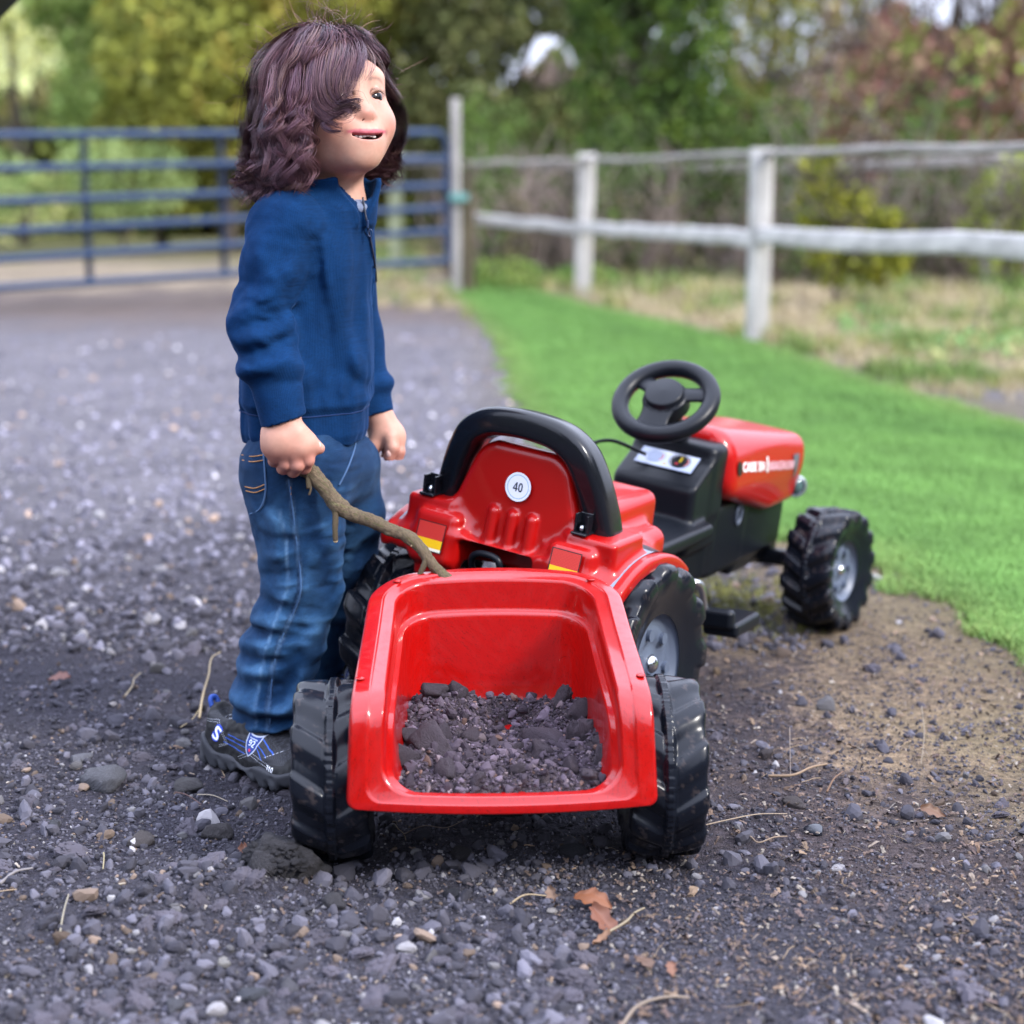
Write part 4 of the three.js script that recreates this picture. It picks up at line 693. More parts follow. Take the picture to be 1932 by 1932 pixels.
const ellTube = (list) => {                                 // an upright body of elliptical sections: [v, u, z, half depth, half width]
  const K = list.map(([v, u, z, hd, hw]) => { const p = P(u, v, z); return { y: p.y, x: p.x, z: p.z, hd, hw }; }).sort((a, b) => a.y - b.y), n = K.length;
  return (x, y, z) => {
    let i = 0; while (i < n - 2 && y > K[i + 1].y) i++;
    const a = K[i], b = K[i + 1]; let t = clamp((y - a.y) / (b.y - a.y), 0, 1); t = t * t * (3 - 2 * t) * .5 + t * .5;
    const cx = lerp(a.x, b.x, t), cz = lerp(a.z, b.z, t), hd = lerp(a.hd, b.hd, t), hw = lerp(a.hw, b.hw, t), dx = x - cx, dz = z - cz, f = (dx * bodyF.x + dz * bodyF.z) / hd, w = (dx * bodyR.x + dz * bodyR.z) / hw, q = Math.sqrt(f * f + w * w);
    const d = (q - 1) * Math.min(hd, hw), dy = Math.max(K[0].y - y, y - K[n - 1].y);
    return dy > 0 ? Math.max(d, dy) : d;
  };
};
// folds: ridges (h > 0) and creases (h < 0) along lines seen from the side of the near arm and leg
const folds = (list) => { const S = list.map(([u0, v0, u1, v1, h, w]) => { const a = P(u0, v0, -2.18), b = P(u1, v1, -2.18); return { a, ex: b.x - a.x, ey: b.y - a.y, L: 1 / ((b.x - a.x) ** 2 + (b.y - a.y) ** 2), h, w: 1 / (w * w) }; }); return (x, y) => { let d = 0; for (const s of S) { const px = x - s.a.x, py = y - s.a.y, t = (px * s.ex + py * s.ey) * s.L, tc = t < 0 ? 0 : t > 1 ? 1 : t, qx = px - s.ex * tc, qy = py - s.ey * tc, q = (qx * qx + qy * qy) * s.w; if (q < 6) d += s.h * Math.exp(-q) * (1 - .6 * Math.abs(2 * tc - 1)); } return d; }; };

// ---- sweater
const armS = P(540, 432, -2.175), armE = P(490, 612, -2.145), armW = P(536, 796, -2.12), farS = P(640, 430, -2.335), farE = P(668, 640, -2.35), farW = P(705, 784, -2.335);
const torso = ellTube([[826, 578, ZB, .0745, .090], [808, 578, ZB, .078, .094], [782, 578, ZB, .0785, .094], [768, 579, ZB, .078, .094], [752, 579, ZB, .084, .100], [715, 579, ZB, .0830, .097], [610, 580, ZB, .0795, .092], [500, 586, ZB, .0770, .090], [440, 589, ZB, .071, .092], [395, 604, ZB, .062, .084], [370, 616, ZB, .050, .062], [348, 624, ZB, .045, .048]]);
const sFold = folds([
  [600, 400, 585, 500, -.004, .010], [582, 500, 540, 600, -.005, .010],                                     // where the sleeve meets the body
  [640, 470, 628, 640, .0045, .016], [668, 520, 650, 700, -.004, .014], [615, 560, 640, 740, -.0035, .016], [690, 600, 668, 745, .0035, .012], [640, 700, 700, 748, -.003, .010], [600, 690, 560, 745, .0035, .012], [676, 430, 690, 560, -.003, .012], [655, 640, 690, 735, .003, .010], [612, 640, 604, 740, -.003, .012],
  [545, 545, 470, 575, .0045, .012], [548, 585, 455, 610, -.0045, .010], [545, 610, 450, 640, .004, .012], [540, 640, 470, 655, -.004, .009], [552, 665, 470, 690, .004, .010], [555, 690, 470, 712, -.003, .008], [500, 470, 530, 560, .004, .014], [470, 500, 460, 590, -.003, .012], [555, 470, 560, 540, .003, .012], [520, 440, 480, 520, .0025, .015],
]);
const cuffSeam = P(512, 702, -2.13), cuffDir = armW.clone().sub(armE).normalize();
const armUp = dCap(armS, armE, .0475, .0365), armLow = dCap(armE, P(509, 694, -2.13), .0365, .034), cuff = dCap(P(514, 712, -2.128), armW, .0290, .0285), cuffPuff = dEll(P(509, 694, -2.13), .0395, .021, .038);
const farUp = dCap(farS, farE, .044, .034), farLow = dCap(farE, farW, .036, .0275), farPuff = dEll(P(702, 722, -2.34), .030, .018, .031);
const cutAt = (p, n) => (x, y, z) => (x - p.x) * n.x + (y - p.y) * n.y + (z - p.z) * n.z;
const nearCut = cutAt(armW, V(.30, -.95, 0).normalize()), farCut = cutAt(farW, farW.clone().sub(farE).normalize());
const neckC = P(632, 372, -2.25);
const sCrease = (() => {
  const r = rng(616), L = [];
  for (let i = 0; i < 22; i++) { const v = 520 + 180 * r(), u = 462 + 60 * r(); L.push([u, v, u + 20 + 25 * r(), v - 16 + 22 * r(), (r() < .55 ? -1 : 1) * (.0014 + .0012 * r()), .0045]); }
  for (let i = 0; i < 12; i++) { const v = 700 + 45 * r(), u = 590 + 100 * r(); L.push([u, v, u + (r() - .5) * 26, v + 26, (r() < .5 ? -1 : 1) * .0016, .0045]); }
  for (let i = 0; i < 10; i++) { const v = 440 + 120 * r(), u = 600 + 40 * r(); L.push([u, v, u + 24 * (r() - .5), v + 50 + 50 * r(), (r() < .5 ? -1 : 1) * .0018, .006]); }
  return folds(L);
})();
const cuffY = P(509, 715, -2.13).y;
function collar(x, y, z) {                                  // a stand-up collar, open at the front
  const dx = x - neckC.x, dz = z - neckC.z, dy = y - neckC.y, f = dx * bodyF.x + dz * bodyF.z - dy * .12, w = dx * bodyR.x + dz * bodyR.z, flare = 1 + 2.2 * Math.max(0, dy), a = Math.atan2(w, f), q = Math.hypot(f / (.050 * flare), w / (.052 * flare));
  let d = Math.abs(q - 1) * .050 - .0042; const top = .020 + .010 * (1 - Math.cos(a)) / 2 * 1.2 - .006 * gauss(a - .55, .3) + .003 * Math.sin(a * 7);
  d = smax(d, dy - top, .005); d = smax(d, -.035 - dy, .004); return smax(d, (.12 + .62 * smoothstep(dy, -.028, .020) - Math.abs(a - .34)) * .05, .003);
}
const sweaterBody = (x, y, z) => {
  let t = torso(x, y, z);
  if (t < .03) t += -.0042 * N3(x * 17, y * 4.5, z * 17) - .0012 * N3(x * 40, y * 12, z * 40);
  let n = smin(armUp(x, y, z), smin(smin(armLow(x, y, z), cuffPuff(x, y, z), .012), smax(cuff(x, y, z), nearCut(x, y, z), .003), .003), .02);
  n = smax(n, nearCut(x, y, z), .003);
  if (n < .03) n += (-.0040 * N3(x * 14 + 5, y * 20, z * 14) - .001 * N3(x * 45, y * 45, z * 45)) * (.12 + .88 * smoothstep(y, cuffY, cuffY + .03));
  let f = smin(farUp(x, y, z), smin(farLow(x, y, z), farPuff(x, y, z), .006), .02); f = smax(f, farCut(x, y, z), .003);
  let d = smin(t, n, .014); d = smin(d, f, .014);
  if (z > -2.27 && Math.abs(d) < .03) d -= 1.3 * sFold(x, y) + sCrease(x, y) * (y > cuffY || x > armW.x + .03 ? 1 : 0);
  d = smin(d, collar(x, y, z), .006);
  return d;
};
const inside = ellTube([[834, 578, ZB, .063, .078], [800, 578, ZB, .062, .077], [772, 580, ZB, .02, .03], [760, 580, ZB, .001, .001]]);
const neckHole = dCap(P(642, 330, -2.25), P(632, 385, -2.25), .043, .038);
const wristHole = dCap(armW.clone().addScaledVector(cuffDir, .02), armW.clone().addScaledVector(cuffDir, -.012), .0228), farHole = dCap(farW.clone().add(V(.003, -.02, 0)), farW.clone().add(V(-.002, .012, 0)), .0205);
const sweater = (x, y, z) => smax(smax(smax(smax(sweaterBody(x, y, z), -inside(x, y, z), .003), -neckHole(x, y, z), .003), -wristHole(x, y, z), .002), -farHole(x, y, z), .002);
const knitBump = noiseTex(512, (u, v) => { const k = 60, a = Math.abs(Math.sin(u * Math.PI * k)), b = Math.abs(Math.sin(v * Math.PI * 60 + Math.abs((u * k) % 1 - .5) * 3)); return .25 + .45 * a * (.55 + .45 * b) + .15 * tile(u, v, 160, 2) + .08 * tile(u, v, 30, 5); });
const knitTex = noiseTex(512, (u, v) => { const k = 60, a = Math.abs(Math.sin(u * Math.PI * k)), g = .82 + .08 * a + .16 * tile(u, v, 150, 4) + .12 * tile(u, v, 60, 7) + .08 * tile(u, v, 20, 1); return g; });
const blueKnit = M(0xffffff, .92, { vertexColors: true, map: knitTex, bumpMap: knitBump, bumpScale: .0003, sheen: .5, sheenColor: rgb(.10, .25, .6), sheenRoughness: .55, specularIntensity: .25 });
{
  const lo = P(425, 835, -2.05), hi = P(755, 325, -2.42), g = nets(sweater, [lo.x - .01, P(580, 835, -2.4).y, -2.41], [hi.x + .005, hi.y + .005, -2.07], .0034);
  planarUV(g, (x, y, z) => [(x * .9 + z * .45) / .12, y / .12]);
  const hem = P(580, 768, ZB).y;
  vcol(g, (x, y, z) => { const k = 1 + .10 * N3(x * 9, y * 9, z * 9) + .1 * N3(x * 40, y * 40, z * 40); return [.0022 * k, .026 * k, .090 * k]; });
  const s = mesh('sweater', g, blueKnit, child);
  // hem and cuff seams, zip
  const ring = (c, ax, r0, n = 60, ff = sweater) => { const x = V(0, 0, 1).cross(ax).normalize(), y = ax.clone().cross(x), o = []; for (let i = 0; i <= n; i++) { const a = i / n * 2 * Math.PI, dir = x.clone().multiplyScalar(Math.cos(a)).addScaledVector(y, Math.sin(a)); let t = r0; for (let k = 0; k < 40; k++) { const p = c.clone().addScaledVector(dir, t), d = ff(p.x, p.y, p.z); t -= d * .7; } o.push(c.clone().addScaledVector(dir, t + .0002)); } return o; };
  mesh('hem_seam', tube(ring(P(580, 768, ZB), V(.0, 1, 0), .1), .0011, 120, 5, null, false), M(rgb(.003, .02, .085), .95), s);
  const zipPts = []; for (const [u, v] of [[683, 372], [686, 392], [691, 420], [697, 448], [704, 485], [709, 530]]) zipPts.push(surf(sweaterBody, u, v, -2.05, -2.4));
  const zip = mesh('zip', tube(zipPts.map((p) => p.clone().add(V(.001, 0, .002))), .0013, 60, 6, (t) => .2 * Math.sin(t * 260)), M(rgb(.008, .012, .03), .5), s);
  const zp = surf(sweaterBody, 691, 424, -2.05, -2.4).add(V(.003, 0, .004));
  mesh('pull_tab', plain([new THREE.TorusGeometry(.0034, .0008, 8, 18).scale(.8, 1.3, 1).translate(zp.x + .002, zp.y - .010, zp.z), box(.003, .010, .0025, zp.x - .001, zp.y + .001, zp.z, .001)]), M(rgb(.01, .03, .09), .4), zip);
}
// ---- skin: head and neck, hands
const headSdf = (() => {
  const c = (x, y, z, r) => { const p = V(x, y, z); return dEll(p, r[0], r[1], r[2]); };
  const skull = c(0, .006, -.012, [.0635, .0605, .0735]), face = c(0, -.032, .018, [.057, .064, .054]), jaw = c(0, -.064, .018, [.050, .040, .050]), chin = c(0, -.089, .050, [.021, .015, .016]);
  const cheekL = c(.031, -.047, .042, [.0255, .024, .0245]), cheekR = c(-.032, -.047, .043, [.0265, .025, .0255]), brow = c(0, .008, .050, [.046, .016, .021]);
  const nose = dCap(V(0, -.014, .064), V(0, -.040, .0695), .0062, .0078), tip = c(0, -.0430, .0722, [.0108, .0078, .0086]), wingL = c(.0104, -.0448, .0668, [.0066, .0058, .0070]), wingR = c(-.0104, -.0448, .0668, [.0066, .0058, .0070]);
  const muzzle = c(0, -.068, .053, [.027, .021, .020]), nosL = c(.0060, -.0508, .0710, [.0030, .0022, .0036]), nosR = c(-.0060, -.0508, .0710, [.0030, .0022, .0036]);
  const mouthY = (x) => -.0700 + 6 * x * x, lipZ = (x) => .0722 - 17 * x * x, xs5 = [-.0282, -.019, -.0095, 0, .0095, .019, .0282];
  const lipU = xs5.map((x) => V(x, mouthY(x) + .0046 * Math.sqrt(Math.max(0, 1 - (x / .0290) ** 2)), lipZ(x))), lipD = xs5.map((x) => V(x, mouthY(x) - .0075 * Math.sqrt(Math.max(0, 1 - (x / .0290) ** 2)), lipZ(x) - .0022));
  const rr = [.0014, .0028, .0036, .0037, .0036, .0028, .0014], up = [], dn = []; for (let i = 0; i < 6; i++) { up.push(dCap(lipU[i], lipU[i + 1], rr[i], rr[i + 1])); dn.push(dCap(lipD[i], lipD[i + 1], rr[i] * .9, rr[i + 1] * .9)); }
  const gape = (x, y, z) => Math.max(y - mouthY(x) - .0008, mouthY(x) - .0055 * Math.sqrt(Math.max(0, 1 - (x / .0225) ** 2)) - y, Math.abs(x) - .0218, lipZ(x) - .011 - z);
  const sockL = c(.0245, -.0195, .0665, [.0134, .0054, .0078]), sockR = c(-.0245, -.0195, .0665, [.0134, .0054, .0078]);
  const lid = (s) => [dCap(V(s * .0105, -.0210, .0655), V(s * .0235, -.0126, .0676), .0018, .0026), dCap(V(s * .0235, -.0126, .0676), V(s * .0380, -.0190, .0565), .0026, .0018), dCap(V(s * .0105, -.0210, .0655), V(s * .0240, -.0268, .0645), .0018, .0026), dCap(V(s * .0240, -.0268, .0645), V(s * .0380, -.0190, .0565), .0026, .0018)];
  const lids = [...lid(1), ...lid(-1)];
  const earL = c(.069, -.022, -.008, [.008, .020, .013]), earR = c(-.069, -.022, -.008, [.008, .020, .013]);
  const fold = (s) => dCap(V(s * .0145, -.047, .068), V(s * .0285, -.066, .058), .0018);
  const fL = fold(1), fR2 = fold(-1);
  return (x, y, z) => {
    let d = smin(skull(x, y, z), face(x, y, z), .03); d = smin(d, jaw(x, y, z), .02); d = smin(d, chin(x, y, z), .022); d = smin(d, cheekL(x, y, z), .014); d = smin(d, cheekR(x, y, z), .014); d = smin(d, brow(x, y, z), .016); d = smin(d, muzzle(x, y, z), .014);
    d = smin(d, earL(x, y, z), .006); d = smin(d, earR(x, y, z), .006);
    if (z > .03) {
      d = smax(d, -sockL(x, y, z), .006); d = smax(d, -sockR(x, y, z), .006);
      d = smin(d, nose(x, y, z), .012); d = smin(d, tip(x, y, z), .006); d = smin(d, wingL(x, y, z), .004); d = smin(d, wingR(x, y, z), .004);
      for (const l of lids) d = smin(d, l(x, y, z), .003);
      for (let i = 0; i < 6; i++) { d = smin(d, up[i](x, y, z), .003); d = smin(d, dn[i](x, y, z), .003); }
      d = smax(d, -gape(x, y, z), .0015); d = smax(d, -nosL(x, y, z), .002); d = smax(d, -nosR(x, y, z), .002);
    }
    return d;
  };
})();
const neckA = H(0, -.055, -.022), neckB = P(630, 400, -2.255), neck = dCap(neckA, neckB, .040, .040);
const headWorld = (x, y, z) => { const [a, b, c] = toHead(x, y, z); return smin(headSdf(a, b, c), neck(x, y, z), .018); };
const chain = (pts, r0, r1) => { const q = pts.length - 1; return dUnion(.003, ...pts.slice(0, -1).map((p, i) => dCap(p, pts[i + 1], lerp(r0, r1, i / q), lerp(r0, r1, (i + 1) / q)))); };
const nearHand = (() => {
  const palm = dUnion(.014, dCap(P(533, 788, -2.121), P(535, 822, -2.118), .0210, .0222), dCap(P(520, 830, -2.118), P(562, 838, -2.118), .0195, .0195), dCap(P(523, 848, -2.114), P(568, 846, -2.115), .0130, .0130));
  const f = [[[570, 850, -2.114], [580, 868, -2.114], [574, 882, -2.124], [560, 876, -2.142]], [[556, 860, -2.110], [561, 877, -2.110], [553, 888, -2.122], [545, 879, -2.142]], [[539, 860, -2.111], [540, 875, -2.112], [534, 883, -2.123], [528, 872, -2.140]], [[521, 852, -2.113], [520, 864, -2.114], [517, 870, -2.124], [515, 862, -2.136]]].map((c, i) => chain(c.map((q) => P(...q)), [.0088, .0090, .0087, .0078][i], [.0078, .0078, .0074, .0066][i]));
  const thumb = chain([P(560, 815, -2.112), P(580, 834, -2.118), P(592, 842, -2.122), P(602, 846, -2.124)], .0125, .0072);
  return (x, y, z) => { let d = palm(x, y, z), e = 1; for (const q of f) e = Math.min(e, q(x, y, z)); d = smin(d, e, .005); return smin(d, thumb(x, y, z), .008); };
})();
const farHand = (() => {
  const palm = dUnion(.012, dCap(farW.clone().add(V(0, .012, 0)), P(728, 815, -2.333), .0205, .021), dCap(P(722, 825, -2.335), P(742, 826, -2.330), .0165, .0165));
  const f = [[[736, 826, -2.316], [740, 845, -2.311], [734, 862, -2.311]], [[748, 826, -2.325], [752, 852, -2.321], [747, 875, -2.322], [730, 886, -2.324]], [[744, 832, -2.337], [745, 860, -2.332], [733, 882, -2.330], [714, 888, -2.330]], [[733, 836, -2.346], [731, 862, -2.340], [718, 876, -2.336], [704, 878, -2.334]]].map((c, i) => chain(c.map((q) => P(...q)), [.0098, .0092, .009, .0085][i], [.0078, .0075, .0075, .007][i]));
  const thumb = chain([P(716, 815, -2.325), P(707, 838, -2.320), P(704, 858, -2.318)], .0115, .0072);
  return (x, y, z) => { let d = palm(x, y, z), e = 1; for (const q of f) e = Math.min(e, smin(e, q(x, y, z), .0015)); d = smin(d, e, .006); return smin(d, thumb(x, y, z), .007); };
})();
const skinTint = (x, y, z) => { const k = 1 + .05 * N3(x * 160, y * 160, z * 160) + .06 * N3(x * 18, y * 18, z * 18), h = .07 * N3(x * 45 + 9, y * 45, z * 45); return [.52 * k, .285 * k * (1 - h), .205 * k * (1 - 1.2 * h)]; };
const mixc = (a, b, t) => [lerp(a[0], b[0], t), lerp(a[1], b[1], t), lerp(a[2], b[2], t)];
const skinBump = noiseTex(256, (u, v) => .5 + .25 * tile(u, v, 60) + .25 * tile(u, v, 120, 3));
const skinMat = M(0xffffff, .48, { vertexColors: true, bumpMap: skinBump, bumpScale: .00012, sheen: .25, sheenColor: rgb(.9, .6, .5), sheenRoughness: .5, specularIntensity: .7 });
{
  const a = H(0, -.01, 0), chest = P(600, 520, ZB), sh = P(560, 440, -2.185), fsh = P(630, 440, -2.32);
  const core = [dCap(neckB, chest, .040, .05), dCap(P(615, 420, ZB), sh, .035, .030), dCap(P(615, 420, ZB), fsh, .035, .030), dCap(sh, armE, .026, .022), dCap(armE, P(531, 786, -2.121), .022, .0215), dCap(fsh, farE, .026, .022), dCap(farE, farW.clone().add(V(0, .014, 0)), .022, .0185)];
  const cutY = P(632, 412, ZB).y, hN = P(540, 840, -2.118), hF = P(730, 850, -2.325);
  const whole = (x, y, z) => {
    let d = core[0](x, y, z); for (let i = 1; i < 7; i++) d = smin(d, core[i](x, y, z), .012);
    d = smin(d, y > cutY ? headWorld(x, y, z) : Math.max(cutY - y, .0) + .02, y > cutY + .02 ? .012 : .004);
    const n = Math.hypot(x - hN.x, y - hN.y, z - hN.z), f = Math.hypot(x - hF.x, y - hF.y, z - hF.z);
    d = smin(d, n < .10 ? nearHand(x, y, z) : n - .075, .008); return smin(d, f < .10 ? farHand(x, y, z) : f - .075, .008);
  };
  const g1 = nets(whole, [P(480, 600, -2.1).x, P(540, 905, -2.12).y - .01, -2.40], [Math.max(a.x + .11, P(766, 850, -2.29).x), a.y + .10, -2.07], .0019), nhy = P(540, 845, -2.11).y, fhy = P(735, 840, -2.32).y;
  vcol(g1, (x, y, z) => {
    const [hx, hy, hz] = toHead(x, y, z), s = Math.abs(hx); let c = skinTint(x, y, z);
    if (y < cutY) { const near = z > -2.2; c = mixc(c, [.40, .185, .135], .35); return mixc(c, [.38, .135, .105], .55 * smoothstep((near ? nhy : fhy) - y, -.008, .014)); }
    c = mixc(c, [.47, .155, .12], .5 * gauss(Math.hypot(s - .038, (hy + .052) * 1.1), .020) * (hz > .02 ? 1 : 0));
    c = mixc(c, [.48, .17, .13], .5 * gauss(Math.hypot(hx, hy + .046), .012) * (hz > .06 ? 1 : 0));
    if (hz > .055) {
      const w2 = Math.sqrt(Math.max(0, 1 - (hx / .0290) ** 2)), m = -.0700 + 6 * hx * hx, g = .0055 * Math.sqrt(Math.max(0, 1 - (hx / .0225) ** 2)), up = m + .0008 + .0066 * w2 - .0008 * gauss(hx, .0035), dn = m - g - .0036 * w2;
      if (s < .0282 && hy < up && hy > dn) { const e = Math.min(up - hy, hy - dn); c = mixc(c, hy > m ? [.42, .070, .105] : [.46, .17, .16], (hy > m ? .9 : .45) * smoothstep(e, -.0003, .0015)); }
      c = mixc(c, [.22, .075, .06], .75 * gauss(Math.hypot(s - .0290, (hy - m) * .8), .0035));
      if (s < .0212 && hy < m + .0009 && hy > m - g - .0002 && hz < .0690 - 17 * hx * hx) c = [.05, .008, .010];
    }
    c = mixc(c, [.06, .035, .028], .62 * smoothstep(.0036 - Math.abs(hy - (.001 - 18 * (s - .024) ** 2)), 0, .0030) * smoothstep(s, .009, .016) * smoothstep(.043 - s, 0, .012) * (hz > .045 ? 1 : 0) * (.75 + .25 * N3(hx * 900, hy * 350, 0)));
    const e = Math.hypot((s - .0245) / .0142, (hy + .0195) / .0086); c = mixc(c, [.07, .03, .028], .85 * gauss(e - .92, .12) * (hz > .05 ? 1 : 0) * (hy > -.020 ? 1 : .25));
    c = mixc(c, [.44, .20, .16], .35 * gauss(Math.hypot(s - .024, hy + .030), .009) * (hz > .045 ? 1 : 0));
    return c;
  });
  planarUV(g1, (x, y, z) => [(x + z) / .03, y / .03]);
  const body = mesh('body', g1, skinMat, child);
  // eyes, teeth, nails
  for (const s of [1, -1]) {
    const g = new THREE.SphereGeometry(.0128, 40, 30), look = V(.20, .10, 1).normalize();
    vcol(g, (x, y, z) => { const q = (x * look.x + y * look.y + z * look.z) / .0128, a = Math.acos(clamp(q, -1, 1)); return a < .34 ? [.004, .004, .005] : a < .70 ? [.018 + .006 * Math.sin(a * 40), .010, .008] : a < .74 ? [.02, .018, .02] : [.26, .30, .40]; });
    const p = H(s * .0245, -.0195, .0545), m = new THREE.Matrix4().makeBasis(headX, headU, headF); g.applyMatrix4(m); g.translate(p.x, p.y, p.z);
    mesh('eye', g, M(0xffffff, .12, { vertexColors: true, specularIntensity: .8 }), body);
  }
  const teeth = []; for (const [x, y, h, w] of [[-.0138, .0008, .0026, .0046], [-.0092, .0006, .0032, .0050], [-.0042, .0012, .0022, .0052], [.0102, .0007, .0032, .0048], [.0054, .0013, .0020, .0050], [.0008, .0016, .0014, .0048]]) { const g = box(w, h, .003, 0, 0, 0, .0011, 2), p = H(x, -.0700 + 6 * x * x + y - .0015, .0686 - 17 * x * x), m = new THREE.Matrix4().makeBasis(headX, headU, headF); g.applyMatrix4(m); g.translate(p.x, p.y, p.z); teeth.push(g); }
  mesh('teeth', plain(teeth), M(rgb(.72, .68, .62), .25), body);
  for (const [p, w, e] of [[P(600, 840.5, -2.1165), .0075, [-.5, .35, -.5]], [P(734, 856, -2.3035), .0075, [.1, .1, .1]]]) { const g = new THREE.SphereGeometry(1, 14, 10); g.scale(w * .5, w * .62, .0016); g.rotateX(e[0]); g.rotateY(e[1]); g.rotateZ(e[2]); g.translate(p.x, p.y, p.z); mesh('nail', g, M(rgb(.66, .42, .36), .25), body); }
  const lash = []; for (const s of [1, -1]) for (let i = 0; i < 26; i++) { const t = i / 25, x = lerp(.014, .037, t), y = -.0150 - 30 * (x - .025) ** 2, z = .0702 - 16 * (x - .018) ** 2, a = H(s * x, y, z), b = H(s * (x + .002 * (t - .3)), y - .0004, z + .0030), c = H(s * (x + .005 * (t - .3)), y + .0012, z + .0046); lash.push(tube([a, b, c], (q) => .00032 * (1 - .7 * q), 4, 3)); }
  mesh('eyelashes', plain(lash), M(rgb(.012, .008, .008), .6), body);
  const shirtPts = [[655, 372], [668, 366], [677, 372], [672, 392]]; // grey shirt under the sweater
  const undershirt = dEll(P(648, 392, -2.243), .034, .015, .034);
  const us = nets(undershirt, [P(612, 400, -2.25).x, P(652, 402, -2.25).y, -2.275], [P(692, 360, -2.25).x + .01, P(652, 355, -2.25).y, -2.195], .003);
  mesh('undershirt', planarUV(us, (x, y) => [x / .05, y / .05]), M(rgb(.16, .19, .28), .9, { bumpMap: knitBump, bumpScale: .0006 }), child);
}
// ---- jeans
const legN = [[560, 880, -2.205, .066], [563, 960, -2.20, .0565], [569, 1040, -2.195, .0505], [568, 1110, -2.19, .0475], [548, 1175, -2.185, .0450], [526, 1240, -2.178, .0455], [513, 1290, -2.172, .0425], [506, 1332, -2.165, .0430], [510, 1368, -2.158, .0425]].map(([u, v, z, r]) => ({ p: P(u, v, z), r }));
const legF = [[620, 890, -2.30, .066], [640, 960, -2.32, .0565], [641, 1040, -2.345, .0480], [632, 1110, -2.375, .0435], [612, 1180, -2.40, .041], [598, 1235, -2.42, .041], [602, 1268, -2.425, .040]].map(([u, v, z, r]) => ({ p: P(u, v, z), r }));
const limb = (L) => { const f = L.slice(0, -1).map((a, i) => dCap(a.p, L[i + 1].p, a.r, L[i + 1].r)); return (x, y, z) => { let d = f[0](x, y, z); for (let i = 1; i < f.length; i++) d = smin(d, f[i](x, y, z), .018); return d; }; };
const limbN = limb(legN), limbF = limb(legF), pelvis = ellTube([[800, 578, ZB, .054, .068], [826, 578, ZB, .060, .075], [842, 578, ZB, .070, .085], [856, 578, ZB, .0755, .091], [885, 578, ZB - .005, .080, .096], [930, 578, ZB - .008, .070, .092], [960, 580, ZB - .01, .05, .07]]);
const jFold = folds([
  [505, 960, 560, 985, .003, .010], [500, 1000, 545, 1012, -.003, .007], [505, 1040, 560, 1030, .003, .009], [505, 1075, 560, 1065, -.0026, .008], [500, 1100, 550, 1110, .003, .008], [495, 1125, 560, 1140, -.005, .008], [470, 1160, 560, 1165, .005, .011], [470, 1182, 545, 1180, -.006, .008], [455, 1205, 540, 1200, .005, .010], [455, 1228, 535, 1226, -.005, .007], [450, 1250, 530, 1246, .004, .009], [452, 1275, 520, 1268, -.003, .008],
  [600, 1180, 555, 1330, .005, .012], [575, 1230, 540, 1290, -.004, .012], [445, 1300, 560, 1318, .006, .009], [450, 1326, 565, 1335, -.008, .007], [575, 1300, 520, 1330, .004, .008], [480, 1345, 570, 1352, .003, .006], [520, 960, 545, 1110, .004, .009], [545, 1110, 500, 1240, .004, .008], [500, 1240, 486, 1362, .003, .007], [620, 1040, 600, 1140, -.003, .014], [610, 930, 640, 1000, -.003, .012], [655, 1080, 690, 1060, -.004, .008], [640, 1130, 685, 1100, .004, .010], [625, 1180, 670, 1160, -.004, .008], [610, 1225, 660, 1225, .005, .008], [600, 1245, 655, 1248, -.004, .006],
]);
const crease = (() => {                                     // many narrow creases where the cloth bunches: behind the knee, along the shin, at the hems
  const r = rng(515), L = [];
  for (let i = 0; i < 46; i++) { const v = 985 + 370 * Math.pow(r(), .8), c = lerp(565, 508, smoothstep(v, 1080, 1300)), len = 22 + 34 * r(), u = c - 58 + 95 * r(), tilt = (r() - .5) * 26; L.push([u, v, u + len, v + tilt, (r() < .55 ? -1 : 1) * (.0016 + .0018 * r()), .0034 + .0026 * r()]); }
  for (let i = 0; i < 16; i++) { const v = 1040 + 210 * r(), u = 610 + 50 * r(); L.push([u, v, u + 30, v - 14 + 20 * r(), (r() < .5 ? -1 : 1) * .0024, .004]); }
  for (let i = 0; i < 8; i++) { const v = 868 + 60 * r(), u = 590 + 60 * r(); L.push([u, v, u + 30, v + 12 * r(), (r() < .5 ? -1 : 1) * .0018, .004]); }
  return folds(L);
})();
const cutN = cutAt(P(512, 1368, -2.16), V(.10, -1, .12).normalize()), cutF = cutAt(P(612, 1272, -2.42), V(.05, -1, 0).normalize());
const jeansBody = (x, y, z) => {
  let a = smax(limbN(x, y, z), cutN(x, y, z), .004), b = smax(limbF(x, y, z), cutF(x, y, z), .004);
  if (a < .03) a += -.0024 * N3(x * 14, y * 22, z * 14) - .0012 * N3(x * 38, y * 38, z * 38); if (b < .03) b += -.003 * N3(x * 14, y * 22, z * 14);
  let d = smin(smin(a, pelvis(x, y, z), .03), smin(b, pelvis(x, y, z), .03), .006);
  if (Math.abs(d) < .03) d -= (1.5 * jFold(x, y) + crease(x, y)) * (z > -2.3 ? 1 : .6);
  return d;
};
const legHole = dCap(P(513, 1400, -2.155), P(510, 1345, -2.165), .034, .031), legHoleF = dCap(P(612, 1300, -2.425), P(610, 1255, -2.42), .034, .031);
const jeans = (x, y, z) => smax(smax(jeansBody(x, y, z), -legHole(x, y, z), .003), -legHoleF(x, y, z), .003);
const denimTex = noiseTex(512, (u, v) => { const tw = Math.sin((u * 90 + v * 90) * Math.PI * 2), g = .80 + .12 * tw * .6 + .16 * tile(u, v, 200, 3) + .12 * tile(u * 1, v, 60, 8) + .10 * tile(u, v, 12, 2); return g; });
